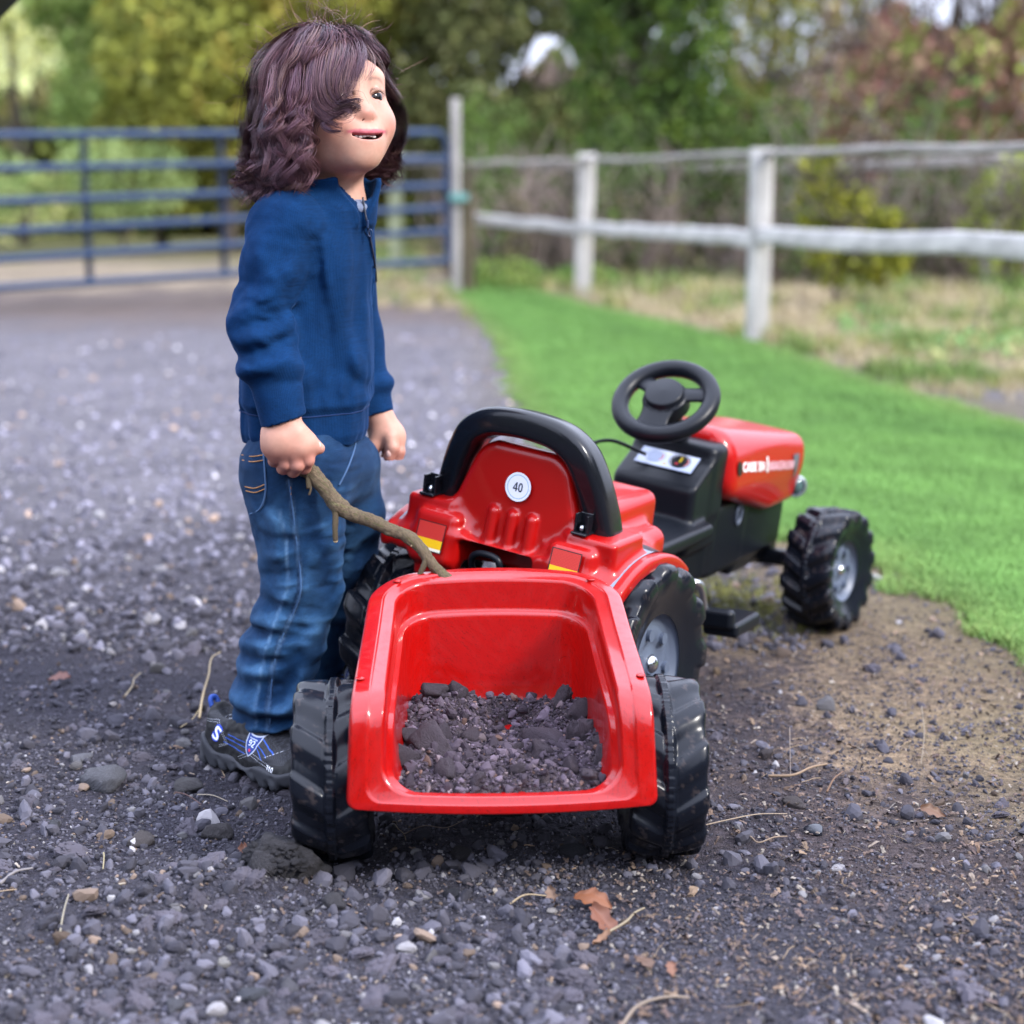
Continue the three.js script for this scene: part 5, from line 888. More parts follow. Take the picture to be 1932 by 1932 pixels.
const denimBump = noiseTex(512, (u, v) => .5 + .25 * Math.sin((u * 90 + v * 90) * Math.PI * 2) + .2 * tile(u, v, 180, 5));
const denimMat = M(0xffffff, .88, { vertexColors: true, map: denimTex, bumpMap: denimBump, bumpScale: .0006, specularIntensity: .3, sheen: .2, sheenColor: rgb(.3, .45, .7) });
const seamLine = [[545, 905], [552, 960], [559, 1020], [566, 1075], [567, 1115], [554, 1155], [533, 1200], [518, 1248], [511, 1308], [509, 1366]];
const wornLine = [[526, 962], [538, 1011], [545, 1104], [527, 1150], [502, 1225], [489, 1300], [486, 1360]];
{
  const lo = P(425, 1385, -2.2), hi = P(720, 800, -2.45), g = nets(jeans, [lo.x, .012, -2.49], [hi.x + .04, P(580, 790, -2.1).y, -2.09], .0034);
  planarUV(g, (x, y, z) => [(x + z * .5) / .10, y / .10]);
  const near2 = (list) => { const q = list.map(([u, v]) => P(u, v, -2.14)); return (x, y) => { let d = 9; for (let i = 0; i < q.length - 1; i++) { const ex = q[i + 1].x - q[i].x, ey = q[i + 1].y - q[i].y, t = clamp(((x - q[i].x) * ex + (y - q[i].y) * ey) / (ex * ex + ey * ey), 0, 1); d = Math.min(d, Math.hypot(x - q[i].x - ex * t, y - q[i].y - ey * t)); } return d; }; };
  const seamD = near2(seamLine), wornD = near2(wornLine);
  vcol(g, (x, y, z, nx, ny, nz) => {
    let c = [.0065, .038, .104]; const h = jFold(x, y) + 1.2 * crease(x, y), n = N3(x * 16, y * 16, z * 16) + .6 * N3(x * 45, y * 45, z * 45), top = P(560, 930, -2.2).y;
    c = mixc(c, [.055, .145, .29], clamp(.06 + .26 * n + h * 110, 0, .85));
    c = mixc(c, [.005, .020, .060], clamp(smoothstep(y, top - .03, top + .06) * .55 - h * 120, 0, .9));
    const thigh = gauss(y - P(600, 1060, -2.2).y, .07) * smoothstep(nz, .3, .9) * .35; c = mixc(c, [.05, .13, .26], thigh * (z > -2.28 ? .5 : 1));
    if (z > -2.28) { const s = seamD(x, y), w = wornD(x, y), st = .5 + .5 * N3(x * 30, y * 160, 0); c = mixc(c, [.14, .25, .42], .75 * gauss(s - .0015, .0012) * (.4 + .6 * st)); c = mixc(c, [.15, .27, .44], .65 * gauss(w, .0016) * (.3 + .7 * st)); c = mixc(c, [.004, .014, .045], .6 * gauss(s + .0025 - .005, .0018)); }
    return c;
  });
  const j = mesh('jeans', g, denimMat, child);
  const on = (list, off = .0008, z0 = -1.95) => list.map(([u, v]) => surf(jeans, u, v, z0, -2.5).add(V(0, 0, off)));
  mesh('side_seam', tube(on(seamLine), .0012, 90, 5, (t) => .3 * Math.sin(t * 300)), M(rgb(.03, .08, .18), .9), j);
  const orange = M(rgb(.42, .20, .07), .8);
  for (const l of [[[456, 858], [476, 861], [497, 858]], [[457, 868], [477, 871], [498, 868]], [[462, 918], [480, 921], [499, 914]], [[464, 926], [482, 929], [500, 922]], [[548, 918], [549, 935]]]) mesh('stitching', tube(on(l), .0007, 16, 4), orange, j);
  mesh('pocket_edge', tube(on([[497, 850], [500, 890], [501, 930], [492, 958], [472, 970]], .0012), .0014, 40, 5), M(rgb(.05, .11, .22), .9), j);
  mesh('pocket_edge', tube(on([[672, 828], [668, 850], [655, 885], [640, 915]], .0012), .0014, 40, 5), M(rgb(.04, .09, .19), .9), j);
}
// ---- shoes
{
  const shoeTex = canvasTex(1024, 512, (c, w, h) => {        // u runs from heel to toe (0.17 m), v from the sole up (0.085 m)
    const S = w / .17, X = (z) => z * S, Y = (y) => h - y * S;
    c.fillStyle = '#0d0e12'; c.fillRect(0, 0, w, h);
    const path = (p) => { c.beginPath(); p.forEach(([z, y], i) => (i ? c.lineTo(X(z), Y(y)) : c.moveTo(X(z), Y(y)))); };
    const meshFill = (p) => { c.save(); path(p); c.closePath(); c.clip(); c.fillStyle = '#101116'; c.fillRect(0, 0, w, h); c.strokeStyle = '#3c3e46'; c.lineWidth = 2.2; for (let j = 0; j < 60; j++) for (let i = 0; i < 100; i++) { const x = i * 14 + (j % 2) * 7, y = j * 12; c.beginPath(); c.ellipse(x, y, 5.5, 5, 0, 0, 7); c.stroke(); } c.restore(); };
    meshFill([[.012, .060], [.045, .062], [.052, .048], [.020, .050]]); meshFill([[.052, .046], [.15, .058], [.15, .030], [.095, .026], [.060, .034]]);
    c.strokeStyle = '#2458bd'; c.lineWidth = 5.5; for (const [a, b] of [[[.054, .044], [.088, .043]], [[.050, .040], [.090, .038]], [[.048, .035], [.092, .032]], [[.105, .046], [.125, .034]], [[.108, .041], [.120, .031]], [[.110, .049], [.131, .037]]]) { path([a, b]); c.stroke(); }
    c.strokeStyle = '#b9bcc4'; c.lineWidth = 3.5; c.setLineDash([9, 6]); for (const p of [[[.012, .052], [.032, .054], [.056, .034], [.040, .028]], [[.014, .050], [.031, .0515], [.053, .034], [.040, .030]], [[.078, .026], [.100, .036], [.135, .027]], [[.080, .024], [.100, .033], [.135, .024]], [[.130, .056], [.142, .042], [.122, .034]]]) { path(p); c.stroke(); } c.setLineDash([]);
    c.save(); c.translate(X(.034), Y(.041)); c.rotate(.42); c.font = 'bold 128px sans-serif'; c.textAlign = 'center'; c.lineWidth = 20; c.strokeStyle = '#2f4fc8'; c.strokeText('S', 0, 44); c.fillStyle = '#f3f5ff'; c.scale(1.2, .95); c.fillText('S', 0, 46); c.restore();
    c.save(); c.translate(X(.099), Y(.043)); c.rotate(.18); c.scale(1.35, 1.3); c.beginPath(); c.moveTo(-40, -46); c.quadraticCurveTo(0, -30, 40, -46); c.quadraticCurveTo(48, 22, 0, 56); c.quadraticCurveTo(-48, 22, -40, -46); c.fillStyle = '#1f3d86'; c.fill(); c.strokeStyle = '#b6bdcc'; c.lineWidth = 6; c.stroke(); c.fillStyle = '#dfe6f5'; c.font = 'bold 40px sans-serif'; c.textAlign = 'center'; c.fillText('92', 0, 10); c.fillStyle = '#e0303c'; c.beginPath(); for (let k = 0; k < 10; k++) { const a = -Math.PI / 2 + k * Math.PI / 5, r = k % 2 ? 5 : 12; c.lineTo(Math.cos(a) * r, 28 + Math.sin(a) * r); } c.fill(); c.fillStyle = '#a9b6d2'; c.fillRect(-26, -28, 52, 6); c.restore();
    c.save(); c.translate(X(.132), Y(.0225)); c.rotate(.10); c.fillStyle = '#e8ebf2'; c.font = 'bold 44px sans-serif'; c.fillText('310', -26, 0); c.restore();
    c.fillStyle = '#c9232c'; c.save(); c.translate(X(.118), Y(.0635)); c.rotate(-.2); c.fillRect(-14, -8, 34, 14); c.restore();
    
  });
  const upperMat = M(0xffffff, .7, { map: shoeTex }), soleMat = M(rgb(.026, .028, .036), .72);
  const hwid = (z) => .026 + .009 * smoothstep(z, .04, .12) - .018 * smoothstep(z, .145, .178) - .010 * smoothstep(.02 - z, 0, .03);
  const upper = (x, y, z) => { const top = z < .07 ? .068 - .006 * smoothstep(z, .0, .03) * smoothstep(.07 - z, 0, .04) : lerp(.068, .036, smoothstep(z, .07, .155)); const qx = x / (hwid(z) + .002), qy = (y - .012) / (top - .012), q = Math.pow(Math.abs(qx) ** 2.6 + Math.max(0, qy) ** 2.6, 1 / 2.6); let d = (q - 1) * .026; d = smax(d, Math.max(.006 - z - .10 * (y - .03) * (y < .05 ? .6 : 1), z - .166 + .5 * Math.max(0, y - .02)), .012); d = smax(d, .014 - y, .004); return d - .0006 * N3(x * 90, y * 90, z * 90); };
  const collarHole = dEll(V(0, .078, .046), .020, .030, .034);
  const upperCut = (x, y, z) => smax(upper(x, y, z), -collarHole(x, y, z), .004);
  const sole = (x, y, z) => { const top = .024 + .012 * smoothstep(.035 - z, 0, .035) - .004 * gauss(z - .085, .03) + .002 * Math.sin(z * 120), bot = .0035 + .010 * gauss(z - .088, .02) + .012 * smoothstep(z, .14, .18) + .006 * smoothstep(.02 - z, 0, .03), fl = hwid(z) + .0065 - .006 * smoothstep(top - y, -.01, .02) * 0; let d = smax(Math.abs(x) - fl, Math.max(y - top, bot - y), .005); d = smax(d, Math.max(-.004 - z + .12 * Math.abs(y - .02), z - .178 + .3 * Math.abs(y - .012)), .012); const lug = Math.max(0, Math.sin((z + .35 * y) * 330)); d += .0035 * lug * smoothstep(.016 - y, 0, .008) + .0022 * gauss(((z * 30 + y * 14) % 1 + 1) % 1 - .5, .2) * smoothstep(y, .010, .018) * smoothstep(top - y, .0, .006); return d; };
  function shoe(pos, turn, pitch) {
    const tr = new THREE.Matrix4().compose(V(...pos), new THREE.Quaternion().setFromEuler(new THREE.Euler(pitch, turn, 0, 'YXZ')), V(1.04, 1.22, 1.03));
    const g = nets(upperCut, [-.045, .005, -.012], [.045, .085, .185], .0022); planarUV(g, (x, y, z) => [z / .17, y / .085]); g.applyMatrix4(tr);
    const s = mesh('shoe', g, upperMat, child);
    const q = nets(sole, [-.05, -.004, -.015], [.05, .05, .19], .0022); q.applyMatrix4(tr); mesh('sole', q, soleMat, s);
    const loop = tube([V(-.006, .060, .006), V(-.004, .068, .001), V(.004, .068, .001), V(.006, .060, .006)], .0032, 20, 8); loop.applyMatrix4(tr); mesh('heel_loop', loop, M(rgb(.02, .07, .33), .7), s);
  }
  const h0 = P(384, 1436, -2.195), f0 = V(-.267, 0, -2.10);
  shoe([h0.x + .012, groundHeight(h0.x, h0.z) + .002, -2.197], R(52.8), R(2));
  const q = P(600, 1335, -2.45); shoe([q.x - .02, groundHeight(q.x, -2.45), -2.47], R(60), 0);
}
// ---------------------------------------------------------------- hair: locks of single strands
{
  const r = rng(404), pos = [], nor = [], col = [], idx = [];
  function strand(pts, rad, c, rootTaper = true) {          // a narrow ribbon along points, broad side outward, tapering at both ends
    const n = pts.length, base = pos.length / 3, t = V(), o = V(), w = V();
    for (let i = 0; i < n; i++) {
      t.subVectors(pts[Math.min(n - 1, i + 1)], pts[Math.max(0, i - 1)]).normalize(); o.subVectors(pts[i], HC); o.y *= .35; o.addScaledVector(t, -o.dot(t)).normalize(); w.crossVectors(t, o);
      const f = i / (n - 1), q = rad * (1 - .8 * Math.pow(f, 3)) * (rootTaper ? smoothstep(f, -.02, .12) + .05 : 1);
      for (const k of [-1, 1]) { pos.push(pts[i].x + w.x * q * k, pts[i].y + w.y * q * k, pts[i].z + w.z * q * k); nor.push(o.x * .75 + w.x * .66 * k, o.y * .75 + w.y * .66 * k, o.z * .75 + w.z * .66 * k); const e = 1 - .25 * f; col.push(c[0] * (1.12 - .12 * e), c[1], c[2] * (.8 + .2 * e)); }
      if (i) { const a = base + 2 * i - 2; idx.push(a, a + 1, a + 3, a, a + 3, a + 2); }
    }
  }
  const tint = (k = 1) => { const q = r(), l = (.55 + .6 * r()) * k; return q < .12 ? [.17 * l, .092 * l, .072 * l] : q < .55 ? [.120 * l, .056 * l, .062 * l] : [.070 * l, .030 * l, .044 * l]; };
  // a lock: strands that share a guide curve, spread at the root, gathered and curling towards the tip
  function lock(guide, n, spread, curlR, turns, rad = .00052, k = 1, from = .45, segs = 28, ph0 = r() * 6.3) {
    const c = new THREE.CatmullRomCurve3(guide, false, 'centripetal'), P0 = c.getSpacedPoints(segs), T = P0.map((_, i) => c.getTangentAt(i / segs)), lt = tint(k);
    const hand = r() < .5 ? -1 : 1; n = Math.round(n * 2.1);
    for (let s = 0; s < n; s++) {
      const a = r() * 6.3, q = Math.sqrt(r()) * spread, ox = Math.cos(a) * q, oy = Math.sin(a) * q, ph = ph0 + (r() - .5) * .7, cr = curlR * (.8 + .4 * r()), m = tint(k), f = .3, len = .85 + .15 * r(), stray = r() < .12 ? 3 : 1, j1 = (r() - .5) * .005 * stray, j2 = (r() - .5) * .005 * stray, w1 = 3 + 6 * r(), w2 = 6.3 * r(), w3 = .0014 * stray * r(), pts = [];
      let u = V(1, .1, .3);
      for (let i = 0; i <= segs; i++) {
        const t = i / segs; if (t > len) break;
        const g = P0[i], tn = T[i]; u.addScaledVector(tn, -u.dot(tn)).normalize(); const w = tn.clone().cross(u);
        const e = smoothstep(t, from, 1), sp = 1 - .55 * smoothstep(t, .25, 1), an = ph + hand * turns * 6.283 * Math.pow(e, .85), R0 = cr * e * (1 - .25 * smoothstep(t, .9, 1));
        const dx = ox * sp + Math.cos(an) * R0 + j1 * t - Math.cos(ph) * R0 * .3 + w3 * Math.sin(w1 * t + w2), dy = oy * sp + Math.sin(an) * R0 + j2 * t + w3 * Math.cos(w1 * t * 1.3 + w2);
        pts.push(V(g.x + u.x * dx + w.x * dy, g.y + u.y * dx + w.y * dy, g.z + u.z * dx + w.z * dy));
      }
      if (pts.length > 3) strand(pts, rad * (.7 + .6 * r()), [lerp(lt[0], m[0], f), lerp(lt[1], m[1], f), lerp(lt[2], m[2], f)]);
    }
  }
  const up = V(0, 1, 0), CC = H(0, .008, -.012), RX = [.068, .0665, .079];
  // distance out of the head ellipsoid, and the point pushed onto it
  const onHead = (p, extra) => { const [a, b, c] = [p.clone().sub(CC).dot(headX), p.clone().sub(CC).dot(headU), p.clone().sub(CC).dot(headF)], q = Math.hypot(a / RX[0], b / RX[1], c / RX[2]), want = 1 + extra / .070; if (q < want && b > -.055) { const k = want / q; p.copy(CC).addScaledVector(headX, a * k).addScaledVector(headU, b * k).addScaledVector(headF, c * k); } return p; };
  const crown = H(0, .074, -.02);
  const faceOpen = (p) => { const d = p.clone().sub(HC), hx = d.dot(headX), hy = d.dot(headU), hz = d.dot(headF); return { hx, hy, hz }; };
  // locks that fall from the crown round the back and sides
  for (let i = 0; i < 330; i++) {
    const az = r() * 2 * Math.PI, el = lerp(.15, 1.5, Math.pow(r(), .8)), layer = r();
    const d = V(Math.sin(az) * Math.cos(el), Math.sin(el), Math.cos(az) * Math.cos(el)), hd = d.x * headF.x + d.z * headF.z;   // how far to the front
    if (hd > .50 && el < 1.05) continue;
    if (d.dot(headX) > .35 && hd > -.35 && r() < .65) continue;
    const start = CC.clone().addScaledVector(d, .06); { const q = start.clone(); onHead(q, -.004); start.copy(q); }
    const g = [start.clone()], p = start.clone(), side = d.clone().setY(0).normalize();
    // those near the face are combed back
    const front = side.dot(headF), back = V(-headF.x, 0, -headF.z).normalize();
    const endY = P(600, lerp(330, 384, clamp(.5 - front * .75 + (r() - .5) * .55, 0, 1)), -2.24).y, out = .001 + .011 * layer + .004 * r();
    const step = .011, wav = r() * 6.3;
    for (let k = 0; k < 40 && p.y > endY; k++) {
      const q = p.clone().sub(CC), n = V(q.dot(headX) / RX[0] ** 2, q.dot(headU) / RX[1] ** 2, q.dot(headF) / RX[2] ** 2), nw = headX.clone().multiplyScalar(n.x).addScaledVector(headU, n.y).addScaledVector(headF, n.z).normalize();
      const dir = V(0, -1, 0); if (p.y > CC.y - .01) { dir.addScaledVector(side, .35 + .65 * smoothstep(p.y - CC.y, 0, .07)); dir.addScaledVector(nw, -dir.dot(nw)); } else dir.addScaledVector(side, .10 * Math.sin(wav + k * .6) + .05);
      if (front > .0) dir.addScaledVector(back, .55 * front * smoothstep(CC.y + .05 - p.y, 0, .05));
      p.addScaledVector(dir.normalize(), step); onHead(p, out);
      const f = faceOpen(p), lim = f.hy > .03 ? .045 : .012; if (f.hz > lim && f.hy < .055) p.addScaledVector(headF, (lim - f.hz) * .6);
      // keep clear of shoulders
      g.push(p.clone());
    }
    if (g.length < 5) continue;
    const wa = .0025 + .0045 * r(), wl = .55 + .5 * r(), wp = r() * 6.3, across = V(-side.z, 0, side.x);   // the whole lock waves as it falls
    for (let k = 2; k < g.length; k++) g[k].addScaledVector(across, wa * Math.sin(wp + k * wl) * smoothstep(k, 1, 6)).addScaledVector(side, .6 * wa * (1 + Math.cos(wp + k * wl)) * smoothstep(k, 1, 6));
    lock(g, 13, .0050 + .003 * r(), .0075 + .011 * r(), 1.1 + 1.6 * r(), .00036, (.6 + .8 * r()) * (.8 + .4 * layer), .22 + .3 * r());
  }
  // smooth top layer, parted along the crown
  for (let i = 0; i < 110; i++) {
    const az = r() * 6.3, d = V(Math.sin(az), 0, Math.cos(az)), fr = d.dot(headF); if (fr > .6) continue;
    const c0 = crown.clone().addScaledVector(headF, (r() - .5) * .05).addScaledVector(headX, (r() - .5) * .012), g = []; const e0 = r() * .25;
    for (let k = 0; k < 9; k++) { const el = Math.PI / 2 - (k * .17 + e0), p = CC.clone().addScaledVector(d, Math.cos(el) * .09).addScaledVector(up, Math.sin(el) * .09).addScaledVector(headF, (c0.clone().sub(crown).dot(headF)) * (1 - k / 9)); const w = p.clone(); onHead(p.copy(CC.clone().add(w.sub(CC).multiplyScalar(.5))), (k === 0 ? -.005 : .006) + .005 * r() * (k > 0)); g.push(p); }
    lock(g, 12, .008, .003, .5, .00034, 1.1, .6, 20);
  }
  // the fringe swept across the near temple and eye, ending in curls on the cheek
  const Z = (u, v, dz = 0) => P(u, v, -2.165 + dz);
  const fr = [
    [[632, 72, -.075], [628, 88, -.035], [618, 120, -.004], [612, 155, .012], [622, 185, .016], [648, 203, .022], [672, 196, .028], [681, 189, .030]],
    [[640, 70, -.07], [640, 88, -.03], [632, 120, .0], [626, 155, .014], [634, 186, .018], [655, 204, .024], [676, 202, .030], [680, 206, .032]],
    [[628, 70, -.08], [618, 92, -.035], [604, 125, -.004], [600, 160, .008], [608, 195, .014], [628, 214, .020], [652, 214, .026], [664, 206, .030]],
    [[650, 68, -.065], [655, 86, -.03], [650, 115, .006], [640, 150, .020], [640, 178, .022], [652, 196, .026], [668, 200, .030]],
    [[622, 72, -.08], [608, 96, -.035], [594, 130, -.004], [590, 165, .006], [596, 200, .012], [612, 222, .018], [630, 236, .022], [652, 240, .024]],
    [[655, 68, -.06], [664, 86, -.03], [664, 112, .004], [655, 142, .022], [648, 168, .026]],
    [[648, 70, -.07], [656, 92, -.03], [657, 122, .006], [652, 150, .022], [650, 172, .027], [656, 190, .032]],
    [[650, 70, -.07], [660, 94, -.03], [664, 124, .006], [660, 152, .024], [656, 174, .030], [662, 190, .034]],
    [[660, 68, -.055], [674, 84, -.03], [678, 108, -.002], [672, 134, .018], [664, 156, .024]],
    [[646, 68, -.07], [646, 90, -.025], [640, 122, .006], [630, 150, .016], [626, 175, .018]],
    [[612, 74, -.08], [598, 104, -.03], [588, 140, -.002], [584, 180, .006], [588, 215, .008], [596, 240, .010]],
  ];
  for (const g of fr) for (let k = 0; k < 3; k++) { const jx = (r() - .5) * 12, jy = (r() - .5) * 6; lock(g.map(([u, v, z], i) => Z(u + jx * (1 - i / g.length) + (i > 4 ? 5 : 0), v + jy + 6 * (1 - i / g.length), z + (i < 2 ? -.012 : 0) + (r() - .5) * .003)), 24, .0085, .0012, .6, .00036, .95, .75); }
  for (const [n, g] of [[5, [[668, 70, -.09], [690, 88, -.045], [705, 112, -.02], [703, 140, .01], [690, 158, .025]]], [4, [[672, 74, -.09], [704, 98, -.045], [722, 130, -.02], [728, 160, -.005]]], [3, [[664, 70, -.08], [684, 92, -.035], [692, 120, .0], [684, 150, .024], [668, 160, .03]]]]) lock(g.map(([u, v, z]) => Z(u, v, z)), n, .004, .002, .5, .0003, 1, .7, 24);
  // hooked curl tips on the cheek
  const tip = (pts, n, w, k = .62) => lock(pts.map(([u, v, z], i) => Z(u, v, z)), n, w, .0002, .2, .00032, k, .9, 30);
  tip([[615, 176, .010], [632, 190, .020], [645, 193, .027], [658, 188.5, .032], [675, 187, .036], [681, 191, .038], [673, 197, .037]], 12, .0022); tip([[620, 180, .012], [640, 195, .024], [658, 191, .031], [674, 190, .035], [678, 194, .037]], 8, .0016);
  tip([[604, 190, .008], [618, 207, .016], [632, 207, .022], [649, 199, .029], [667, 196, .034], [677, 200, .037], [673, 209, .037], [663, 206, .036]], 12, .0020); tip([[606, 196, .010], [630, 210, .021], [650, 203, .029], [668, 200, .034], [672, 205, .036]], 8, .0016);
  tip([[598, 200, .006], [610, 222, .014], [622, 224, .019], [637, 217, .025], [654, 208, .031], [660, 212, .034], [651, 222, .034], [642, 224, .033]], 11, .0018);
  tip([[596, 204, .006], [608, 220, .014], [612, 228, .018], [609, 236, .020], [618, 245, .023], [635, 248, .027], [646, 244.5, .030], [642, 240, .030]], 12, .0014); tip([[600, 206, .008], [612, 224, .016], [612, 234, .020], [624, 244, .025], [640, 243, .029]], 7, .0010);
  tip([[640, 214, .026], [626, 224, .022], [608, 227, .018], [596, 241, .014], [599, 258, .012]], 4, .0008);
  // the far side: locks past the far cheek, curling on the far shoulder
  for (let i = 0; i < 24; i++) {
    const q = r(), u0 = 700 + 18 * r(), j = (r() - .5) * 10;
    const g = [P(668 + 14 * r(), 86 + 12 * r(), -2.25), P(700 + j * .4, 112, -2.245), P(720 + 6 * q, 150, -2.25), P(742 + 16 * q, 200, -2.28), P(748 + 16 * q + j, 245, -2.29), P(738 + 12 * q + j, 285, -2.31), P(716 + 30 * r(), 322 + 12 * r(), -2.31), P(704 + 40 * r(), 346 + 14 * r(), -2.30)];
    lock(g, i < 12 ? 12 : 6, .006, .008 + .006 * r(), 1.6 + 1.4 * r(), .00033, .9, .5);
  }
  for (let i = 0; i < 26; i++) { const u = 690 + 62 * r(), v = 318 + 30 * r(), z = -2.30 - .03 * r(); lock([P(u + 10, v - 60, z - .02), P(u + 14 * (r() - .5), v - 25, z), P(u - 6, v + 8, z), P(u + 8 * (r() - .5), v + 22, z)], 9, .0045, .009, 2.2, .00033, .75, .3, 30); }
  // long ringlets at the back and on the near shoulder
  for (let i = 0; i < 84; i++) { const u = 458 + 118 * r(), v = 345 + 34 * r(), z = -2.165 - .11 * r() * (u > 540 ? .6 : 1); lock([P(u + 18 * (r() - .3), v - 130, z - .035), P(u + 8 * (r() - .5), v - 80, z - .008), P(u + 10 * (r() - .5), v - 35, z + .008), P(u - 4, v, z + .006), P(u + 10 * (r() - .5), v + 16, z)], 12, .0055, .010 + .006 * r(), 1.8 + 1.4 * r(), .00036, .75 + .6 * r(), .25, 40); }
  for (let i = 0; i < 14; i++) { const u = 566 + 22 * r(), v = 300 + 40 * r(); lock([P(u - 16, v - 150, -2.20), P(u - 8, v - 95, -2.165), P(u - 10, v - 45, -2.15), P(u, v, -2.155), P(u + 14, v + 22, -2.165)], 11, .005, .006, 1.6, .00036, .75, .4); }
  // middle locks over the near side
  for (let i = 0; i < 44; i++) { const u = 500 + 84 * r(), v = 195 + 95 * r(), j = () => (r() - .5) * 9; lock([P(u + 12 + j(), v - 80, -2.19), P(u + 5 + j(), v - 50, -2.160), P(u + j(), v - 15, -2.148), P(u - 2 + j(), v + 25, -2.145), P(u + j(), v + 58, -2.148), P(u + j(), v + 80, -2.156)], 12, .0055, .007 + .009 * r(), 1.0 + 1.3 * r(), .00034, .6 + .9 * r(), .25); }
  // fly-away hairs
  for (let i = 0; i < 420; i++) {
    const az = r() * 6.3, el = -.3 + 1.8 * r(), d = V(Math.sin(az) * Math.cos(el), Math.sin(el), Math.cos(az) * Math.cos(el)); if (d.dot(headF) > .55 && el < .8) continue;
    const a = onHead(CC.clone().addScaledVector(d, .070), .008), side = V(r() - .5, r() - .2, r() - .5).normalize(), g = [a]; let p = a.clone(), dir = d.clone().multiplyScalar(.35).add(side.addScaledVector(d, -side.dot(d)).normalize()).normalize(); const ax = V(r() - .5, r() - .5, r() - .5).normalize(), w = .10 + .42 * r(), n = 5 + Math.floor(r() * 10);
    for (let k = 0; k < n; k++) { dir.applyAxisAngle(ax, w * (.5 + k / n)); dir.y -= .05; dir.normalize(); p = p.clone().addScaledVector(dir, .007); g.push(p); }
    const c = new THREE.CatmullRomCurve3(g); strand(c.getSpacedPoints(26), .00022, tint(1.7));
  }
  const g = new THREE.BufferGeometry(); g.setAttribute('position', new THREE.Float32BufferAttribute(pos, 3)); g.setAttribute('normal', new THREE.Float32BufferAttribute(nor, 3)); g.setAttribute('color', new THREE.Float32BufferAttribute(col, 3)); g.setIndex(idx);
  console.log('hair triangles', idx.length / 3);
  const hairMat = M(0xffffff, .42, { vertexColors: true, specularIntensity: .6, specularColor: rgb(.75, .75, 1), side: THREE.DoubleSide });
  // the mass of hair under the locks
  const sk = dEll(V(0, .008, -.012), .0675, .066, .0785);
  const drape = [dCap(H(-.045, -.02, -.035), P(520, 335, -2.20), .040, .030), dCap(H(0, -.02, -.055), P(512, 345, -2.27), .045, .034), dCap(H(.045, -.02, -.035), P(610, 335, -2.33), .040, .028), dCap(H(-.066, .0, -.006), P(566, 300, -2.175), .016, .012)];
  const cap = (x, y, z) => { const [a, b, c] = toHead(x, y, z); let d = sk(a, b, c); d = smax(d, c - (b > .045 ? .075 : lerp(.012, .030, smoothstep(b, -.03, .045))) + .35 * Math.max(0, a - .02), .02); for (const f of drape) d = smin(d, f(x, y, z), .018); return d + .0022 * N3(x * 60, y * 18, z * 60) + .003 * N3(x * 25, y * 14, z * 25); };
  const a = HC, cg = nets(cap, [P(440, 300, -2.2).x, P(520, 385, -2.2).y - .01, -2.40], [P(760, 300, -2.3).x, a.y + .115, -2.11], .003);
  vcol(cg, (x, y, z) => { const k = .9 + .6 * N3(x * 160, y * 16, z * 160); return [.045 * k, .025 * k, .033 * k]; });
  const hm = mesh('hair', g, hairMat, child);
  mesh('under_hair', cg, M(0xffffff, .7, { vertexColors: true, specularIntensity: .3 }), hm);
}
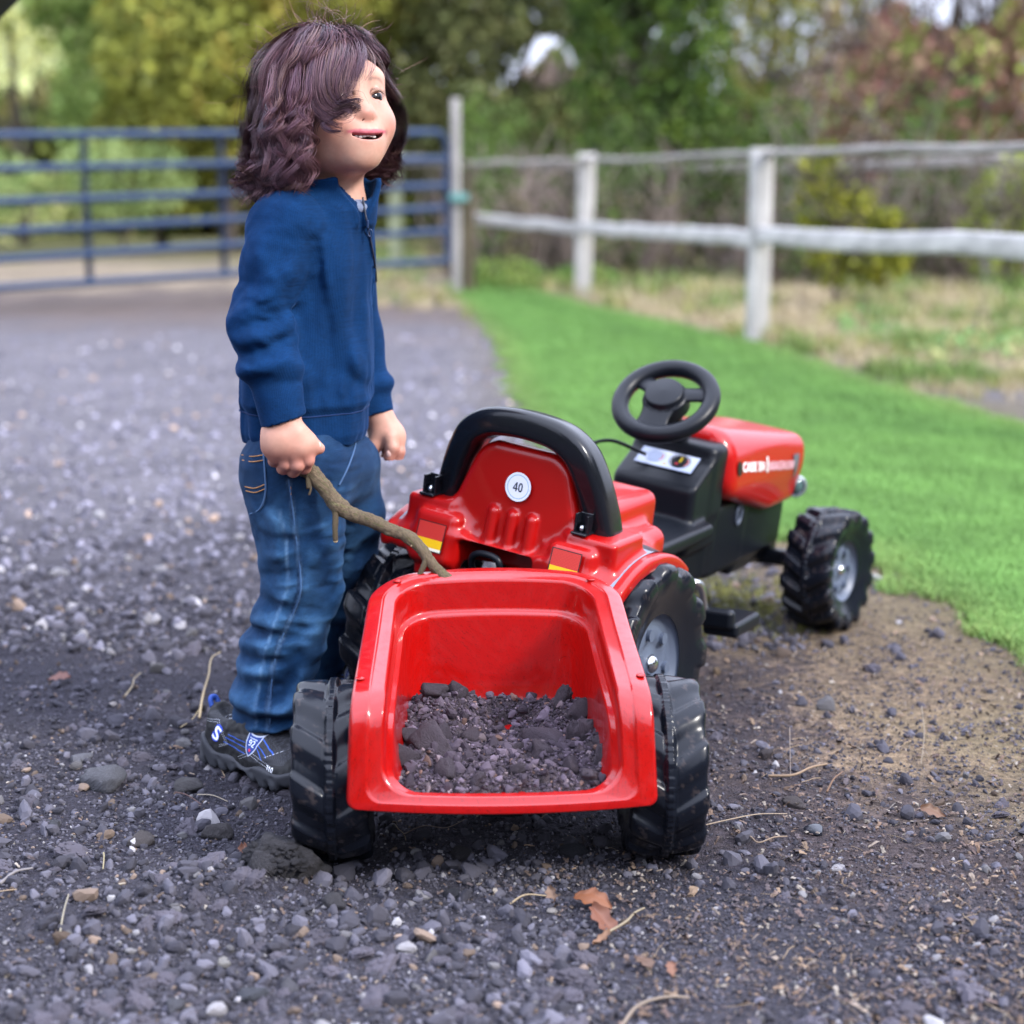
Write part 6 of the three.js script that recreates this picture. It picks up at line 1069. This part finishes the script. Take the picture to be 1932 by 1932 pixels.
// ---------------------------------------------------------------- the stick
{
  const barkTex = noiseTex(512, (u, v) => { const g = .62 + .22 * tile(u, v, 40, 2) + .2 * (1 - 2 * Math.abs(tile(u, v, 60, 6))) + .15 * tile(u, v, 150, 4), l = smoothstep(tile(u, v, 14, 9), .25, .7); return [g * (.92 - .10 * l), g * (.84 + .06 * l), g * (.68 - .14 * l)]; });
  const barkBump = noiseTex(512, (u, v) => .5 + .3 * (1 - 2 * Math.abs(tile(u, v, 45, 6))) + .2 * tile(u, v, 120, 4));
  const m = M(rgb(.20, .158, .115), .92, { map: barkTex, bumpMap: barkBump, bumpScale: .0015 }), cut = M(rgb(.5, .38, .22), .8);
  const S = thing('stick', 'crooked grey brown branch with twig stubs held over the red trailer', 'stick');
  const knob = (t, a) => .10 * N3(t * 30, Math.cos(a), Math.sin(a)) + .06 * N3(t * 90, Math.cos(a) * 2, Math.sin(a) * 2) + .25 * gauss(t - .36, .03) + .12 * gauss(t - .12, .03) + .15 * gauss(t - .72, .02) + .25 * gauss(t - .97, .02);
  mesh('branch', tube([P(543, 838, -2.138), P(562, 868, -2.136), P(585, 890, -2.134), P(612, 920, -2.130), P(640, 955, -2.126), P(668, 972, -2.122), P(700, 982, -2.117), P(735, 999, -2.112), P(768, 1012, -2.106), P(792, 1032, -2.10), P(812, 1060, -2.092), P(832, 1082, -2.087), P(853, 1100, -2.083)], (t) => lerp(.0118, .0062, Math.pow(t, .75)), 150, 18, knob), m, S);
  const twig = (pts, r, tip) => { const t = mesh('twig', tube(pts.map((p) => P(...p)), (q) => lerp(r, r * .75, q), 24, 10, (q, a) => .12 * N3(q * 12, Math.cos(a), Math.sin(a))), m, S); if (tip) { const p = P(...pts[pts.length - 1]); const g = new THREE.IcosahedronGeometry(r * .7, 1); g.translate(p.x, p.y, p.z); mesh('broken_end', g, cut, t); } };
  twig([[632, 950, -2.123], [633, 975, -2.118], [632, 1000, -2.114], [633, 1020, -2.113]], .0042, true);
  twig([[582, 892, -2.132], [581, 908, -2.124], [582, 922, -2.120]], .0034); twig([[582, 905, -2.124], [586, 922, -2.120], [583, 934, -2.118]], .0018);
  twig([[762, 1012, -2.104], [768, 1022, -2.100], [776, 1029, -2.098]], .0028, true); twig([[728, 1000, -2.110], [731, 1007, -2.106], [737, 1008, -2.104]], .0032);
  twig([[806, 1052, -2.092], [799, 1068, -2.088], [793, 1082, -2.086], [789, 1098, -2.084]], .0040, true); twig([[838, 1090, -2.085], [848, 1100, -2.080], [860, 1096, -2.079]], .0050, true); twig([[838, 1090, -2.085], [842, 1104, -2.081], [846, 1114, -2.080]], .0048);
}
// ---------------------------------------------------------------- single stones, leaves, twigs and straws on the ground
{
  const onGround = (u, v) => { const [x, z] = groundAt(u, v); return V(x, groundHeight(x, z), z); };
  const rocks = [                                           // u, v, width in px, tint, flatness, label
    [300, 1268, 40, [.13, .125, .13], .8, 'round grey stone lying behind the shoe of the child'],
    [198, 1482, 108, [.115, .115, .13], .62, 'large smooth grey rock half sunk in the soil left of the shoe'],
    [152, 1436, 52, [.20, .20, .23], .5, 'pale flat stone next to the large smooth grey rock'],
    [352, 1488, 70, [.10, .095, .10], .6, 'rough grey rock just below the sole of the shoe'],
    [268, 1592, 66, [.12, .105, .105], .5, 'flat brownish stone left of the soil ridge by the left trailer wheel'],
    [414, 1580, 70, [.085, .078, .082], .75, 'squared dark lump on the soil ridge left of the trailer wheel'],
    [525, 1668, 150, [.075, .072, .082], .72, 'big dark crumbly clod in front of the left trailer wheel'],
    [598, 1650, 62, [.105, .10, .11], .9, 'grey angular lump against the bottom of the left trailer wheel'],
    [628, 1712, 56, [.10, .095, .105], .9, 'pointed grey stone right of the big dark clod'],
    [1042, 1722, 26, [.48, .44, .42], .7, 'small white stone beside the brown curled leaves'],
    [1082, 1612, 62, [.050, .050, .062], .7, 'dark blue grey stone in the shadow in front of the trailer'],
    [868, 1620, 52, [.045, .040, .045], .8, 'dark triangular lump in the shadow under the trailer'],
    [834, 1532, 32, [.24, .25, .27], .8, 'pale grey stone under the middle of the trailer'],
    [852, 1694, 40, [.055, .055, .068], .9, 'dark rounded stone in front of the trailer, left of the middle'],
    [1538, 1571, 46, [.012, .014, .020], .55, 'smooth shiny black pebble on the mulch right of the trailer'],
    [476, 1882, 70, [.10, .105, .125], .5, 'bluish rounded stone at the bottom edge, left of the middle'],
    [545, 1868, 60, [.15, .145, .165], .55, 'out of focus light stone at the bottom edge'],
    [418, 1822, 44, [.42, .40, .38], .5, 'pale out of focus stone on the near soil'],
    [100, 1560, 40, [.10, .10, .115], .6, 'grey stone at the left edge'],
    [330, 1905, 60, [.12, .12, .14], .6, 'grey stone at the bottom left'],
    [110, 1085, 40, [.40, .39, .42], .6, 'pale out of focus stone at the left beyond the dark soil'],
    [242, 1058, 24, [.55, .52, .52], .8, 'small white stone on the pale gravel at the left'],
    [248, 1162, 26, [.42, .36, .28], .6, 'cream coloured chip of stone left of the knee of the child'],
    [212, 1332, 18, [.55, .50, .48], .7, 'tiny white stone left of the heel'],
    [1352, 1272, 26, [.28, .20, .13], .8, 'tan stone right of the rear tractor wheel'],
    [1580, 1640, 34, [.55, .52, .55], .35, 'flat white chip on the mulch, lower right'],
    [1500, 1520, 60, [.10, .085, .085], .4, 'flat dark piece of bark on the mulch'],
    [1445, 1428, 44, [.085, .070, .075], .6, 'dark lump on the mulch right of the trailer wheel'],
  ];
  rocks.forEach(([u, v, w, c, f, label], i) => {
    const p = onGround(u, v), s = w / 3350 * -p.z * 1.03 / 2 / 1.02, crumb = i === 6;
    let geo = rockGeo(60 + i, 4, crumb ? .30 : .17, 1);
    if (crumb) { const r = rng(9), gs = [geo.toNonIndexed()]; for (let k = 0; k < 260; k++) { const a = r() * 6.3, b = r() * 1.25, q = .06 + .16 * r() * r(), g = rockGeo(k % 9, 1, .3).toNonIndexed(); g.scale(q, q * .9, q); g.rotateY(k); g.translate(Math.cos(a) * Math.cos(b) * .86, Math.sin(b) * .80 - .05, Math.sin(a) * Math.cos(b) * .86); gs.push(g); } geo = mergeGeometries(gs); }
    const m = mesh('rock', geo, i === 14 ? M(rgb(...c), .18, {}) : M(rgb(...c), .92, { map: rockTex, bumpMap: rockBump, bumpScale: crumb ? .008 : .003, specularIntensity: .5 }));
    m.scale.set(s, s * f, s * (.75 + .2 * Math.sin(i * 2.3))); m.position.copy(p); m.position.y += s * f * .38; m.rotation.set(0, i * 1.9, .12 * Math.sin(i * 5));
    if (i === 6) m.rotation.y = .3;
    tag(m, label, 'rock', 'single stones lying on the ground');
  });
  const leafG = (seed) => grid(8, 14, (u, v) => { const k = (u - .5) * 2, w = .30 * Math.pow(Math.sin(Math.PI * clamp(v * .94 + .03, 0, 1)), .7) * (1 + .25 * Math.sin(v * 19 + seed)), y = .10 * k * k + .16 * Math.sin(v * 3.2 + seed) * (1 + .3 * k) + .03 * Math.cos(k * 4 + seed); return [k * w, y, v - .5]; });
  const leaves = [[1118, 1716, 72, [.30, .105, .035], 1.1, 'curled orange brown leaf in front of the trailer, upper of the pair'], [1140, 1752, 74, [.24, .085, .04], .7, 'curled brown leaf in front of the trailer, lower of the pair'], [463, 1618, 46, [.27, .12, .07], .3, 'small brown leaf on the soil ridge left of the clod'], [1215, 1830, 54, [.20, .12, .075], .4, 'dull brown leaf lower right of the curled leaves'], [1266, 1842, 34, [.28, .12, .06], .1, 'narrow rust brown leaf at the lower middle right'], [1040, 1700, 36, [.25, .15, .09], .15, 'thin tan leaf tip beside the small white stone'], [1135, 1782, 40, [.33, .17, .08], 2.2, 'light brown leaf stub under the curled pair'], [112, 1290, 40, [.22, .085, .06], 1.5, 'reddish brown leaf at the far left edge'], [1760, 1545, 44, [.20, .10, .05], 1.3, 'brown leaf on the mulch at the right']];
  leaves.forEach(([u, v, w, c, a, label], i) => { const p = onGround(u, v), s = w / 3350 * -p.z, m = mesh('leaf', leafG(i * 1.7), M(rgb(c[0] * .52, c[1] * .50, c[2] * .52), .6, { side: THREE.DoubleSide })); m.scale.set(s, s, s * 1.15); m.position.copy(p); m.position.y += .007; m.rotation.set(.25, a, .2 * Math.sin(i * 4)); tag(m, label, 'leaf', 'fallen leaves'); });
  const sticks = [                                          // points, radius, colour, lift, label
    [[[376, 1362], [384, 1335], [395, 1318], [402, 1300], [418, 1292]], .0028, [.48, .40, .24], [.006, .02, .035, .048, .05], 'thick pale straw stalk leaning against the heel of the shoe'],
    [[[340, 1378], [360, 1370], [378, 1352]], .0015, [.42, .36, .22], [.004, .008, .012], 'straw piece at the foot of the thick stalk'],
    [[[428, 1430], [470, 1452], [520, 1476], [562, 1506]], .0014, [.13, .065, .06], [.018, .016, .010, .006], 'thin reddish twig under the sole of the shoe'],
    [[[236, 1318], [250, 1304], [254, 1292], [266, 1284]], .0018, [.46, .40, .26], [.004, .008, .010, .012], 'bent straw left of the heel'],
    [[[404, 1436], [414, 1450], [424, 1464]], .0014, [.46, .36, .24], [.005, .007, .004], 'short straw in front of the heel'],
    [[[962, 1712], [990, 1704], [1030, 1700]], .0018, [.44, .36, .22], [.004, .009, .006], 'curved straw in front of the trailer'],
    [[[1150, 1768], [1180, 1755], [1198, 1735], [1216, 1722]], .0022, [.36, .31, .20], [.006, .009, .008, .006], 'pale stem crossing the curled brown leaves'],
    [[[1325, 1562], [1380, 1556], [1430, 1548], [1485, 1543]], .0014, [.42, .34, .24], [.006, .008, .008, .005], 'long thin straw right of the trailer wheel'],
    [[[1400, 1580], [1416, 1590], [1430, 1598], [1460, 1592], [1485, 1584]], .0018, [.30, .23, .16], [.004, .008, .006, .008, .004], 'crooked tan twig right of the trailer wheel'],
    [[[1450, 1470], [1495, 1474], [1530, 1462], [1560, 1450]], .0030, [.33, .24, .15], [.004, .008, .010, .006], 'splintered tan piece of wood on the mulch'],
    [[[1488, 1435], [1490, 1455], [1492, 1472]], .0009, [.34, .29, .24], [.045, .02, .002], 'upright dry stem on the mulch'],
    [[[1736, 1400], [1742, 1420], [1738, 1445]], .0011, [.34, .30, .22], [.05, .025, .002], 'upright pale dry weed stem at the right'],
    [[[1170, 1948], [1205, 1912], [1260, 1896], [1300, 1890]], .0030, [.30, .25, .19], [.004, .008, .008, .004], 'out of focus twig at the bottom edge'],
    [[[0, 1676], [30, 1658], [62, 1650]], .0030, [.26, .25, .25], [.004, .007, .006], 'grey stick at the left edge'],
    [[[208, 1710], [225, 1706], [238, 1702]], .0020, [.46, .42, .33], [.004, .006, .005], 'short pale straw on the near soil at the left'],
    [[[196, 1625], [197, 1640], [195, 1656]], .0016, [.42, .38, .22], [.008, .010, .004], 'short yellow straw standing on the near soil'],
    [[[112, 1790], [122, 1762], [132, 1742]], .0016, [.40, .38, .28], [.004, .014, .020], 'thin pale stem at the lower left'],
    [[[330, 1502], [352, 1510], [380, 1526]], .0014, [.14, .08, .07], [.006, .008, .006], 'short dark twig left of the soil ridge'],
    [[[372, 1506], [400, 1510], [430, 1516]], .0012, [.44, .40, .30], [.006, .008, .004], 'white straw below the sole of the shoe'],
    [[[820, 1500], [850, 1484], [872, 1462]], .0014, [.30, .25, .23], [.006, .012, .010], 'branched dry stem under the trailer'],
    [[[760, 1580], [800, 1572], [840, 1574], [880, 1560]], .0012, [.28, .22, .18], [.006, .010, .008, .010], 'tangled dry grass stem under the trailer'],
    [[[1560, 1500], [1572, 1488], [1590, 1470]], .0022, [.20, .12, .07], [.004, .012, .010], 'curled brown twig at the right of the mulch'],
  ];
  sticks.forEach(([pts, rad, c, lift, label], i) => { const q = pts.map(([u, v], k) => { const p = onGround(u, v); return p.setY(p.y + lift[k]); }); tag(mesh(rad > .0022 ? 'twig' : 'straw_stalk', tube(q, (t) => rad * .62 * (1 - .35 * t), 28, 7, (t, a) => .15 * N3(t * 20, Math.cos(a), Math.sin(a) + i)), M(rgb(c[0] * .62, c[1] * .58, c[2] * .58), .85)), label, rad > .0022 ? 'twig' : 'straw', 'twigs and straws on the ground'); });
}
renderer.render(scene, camera);
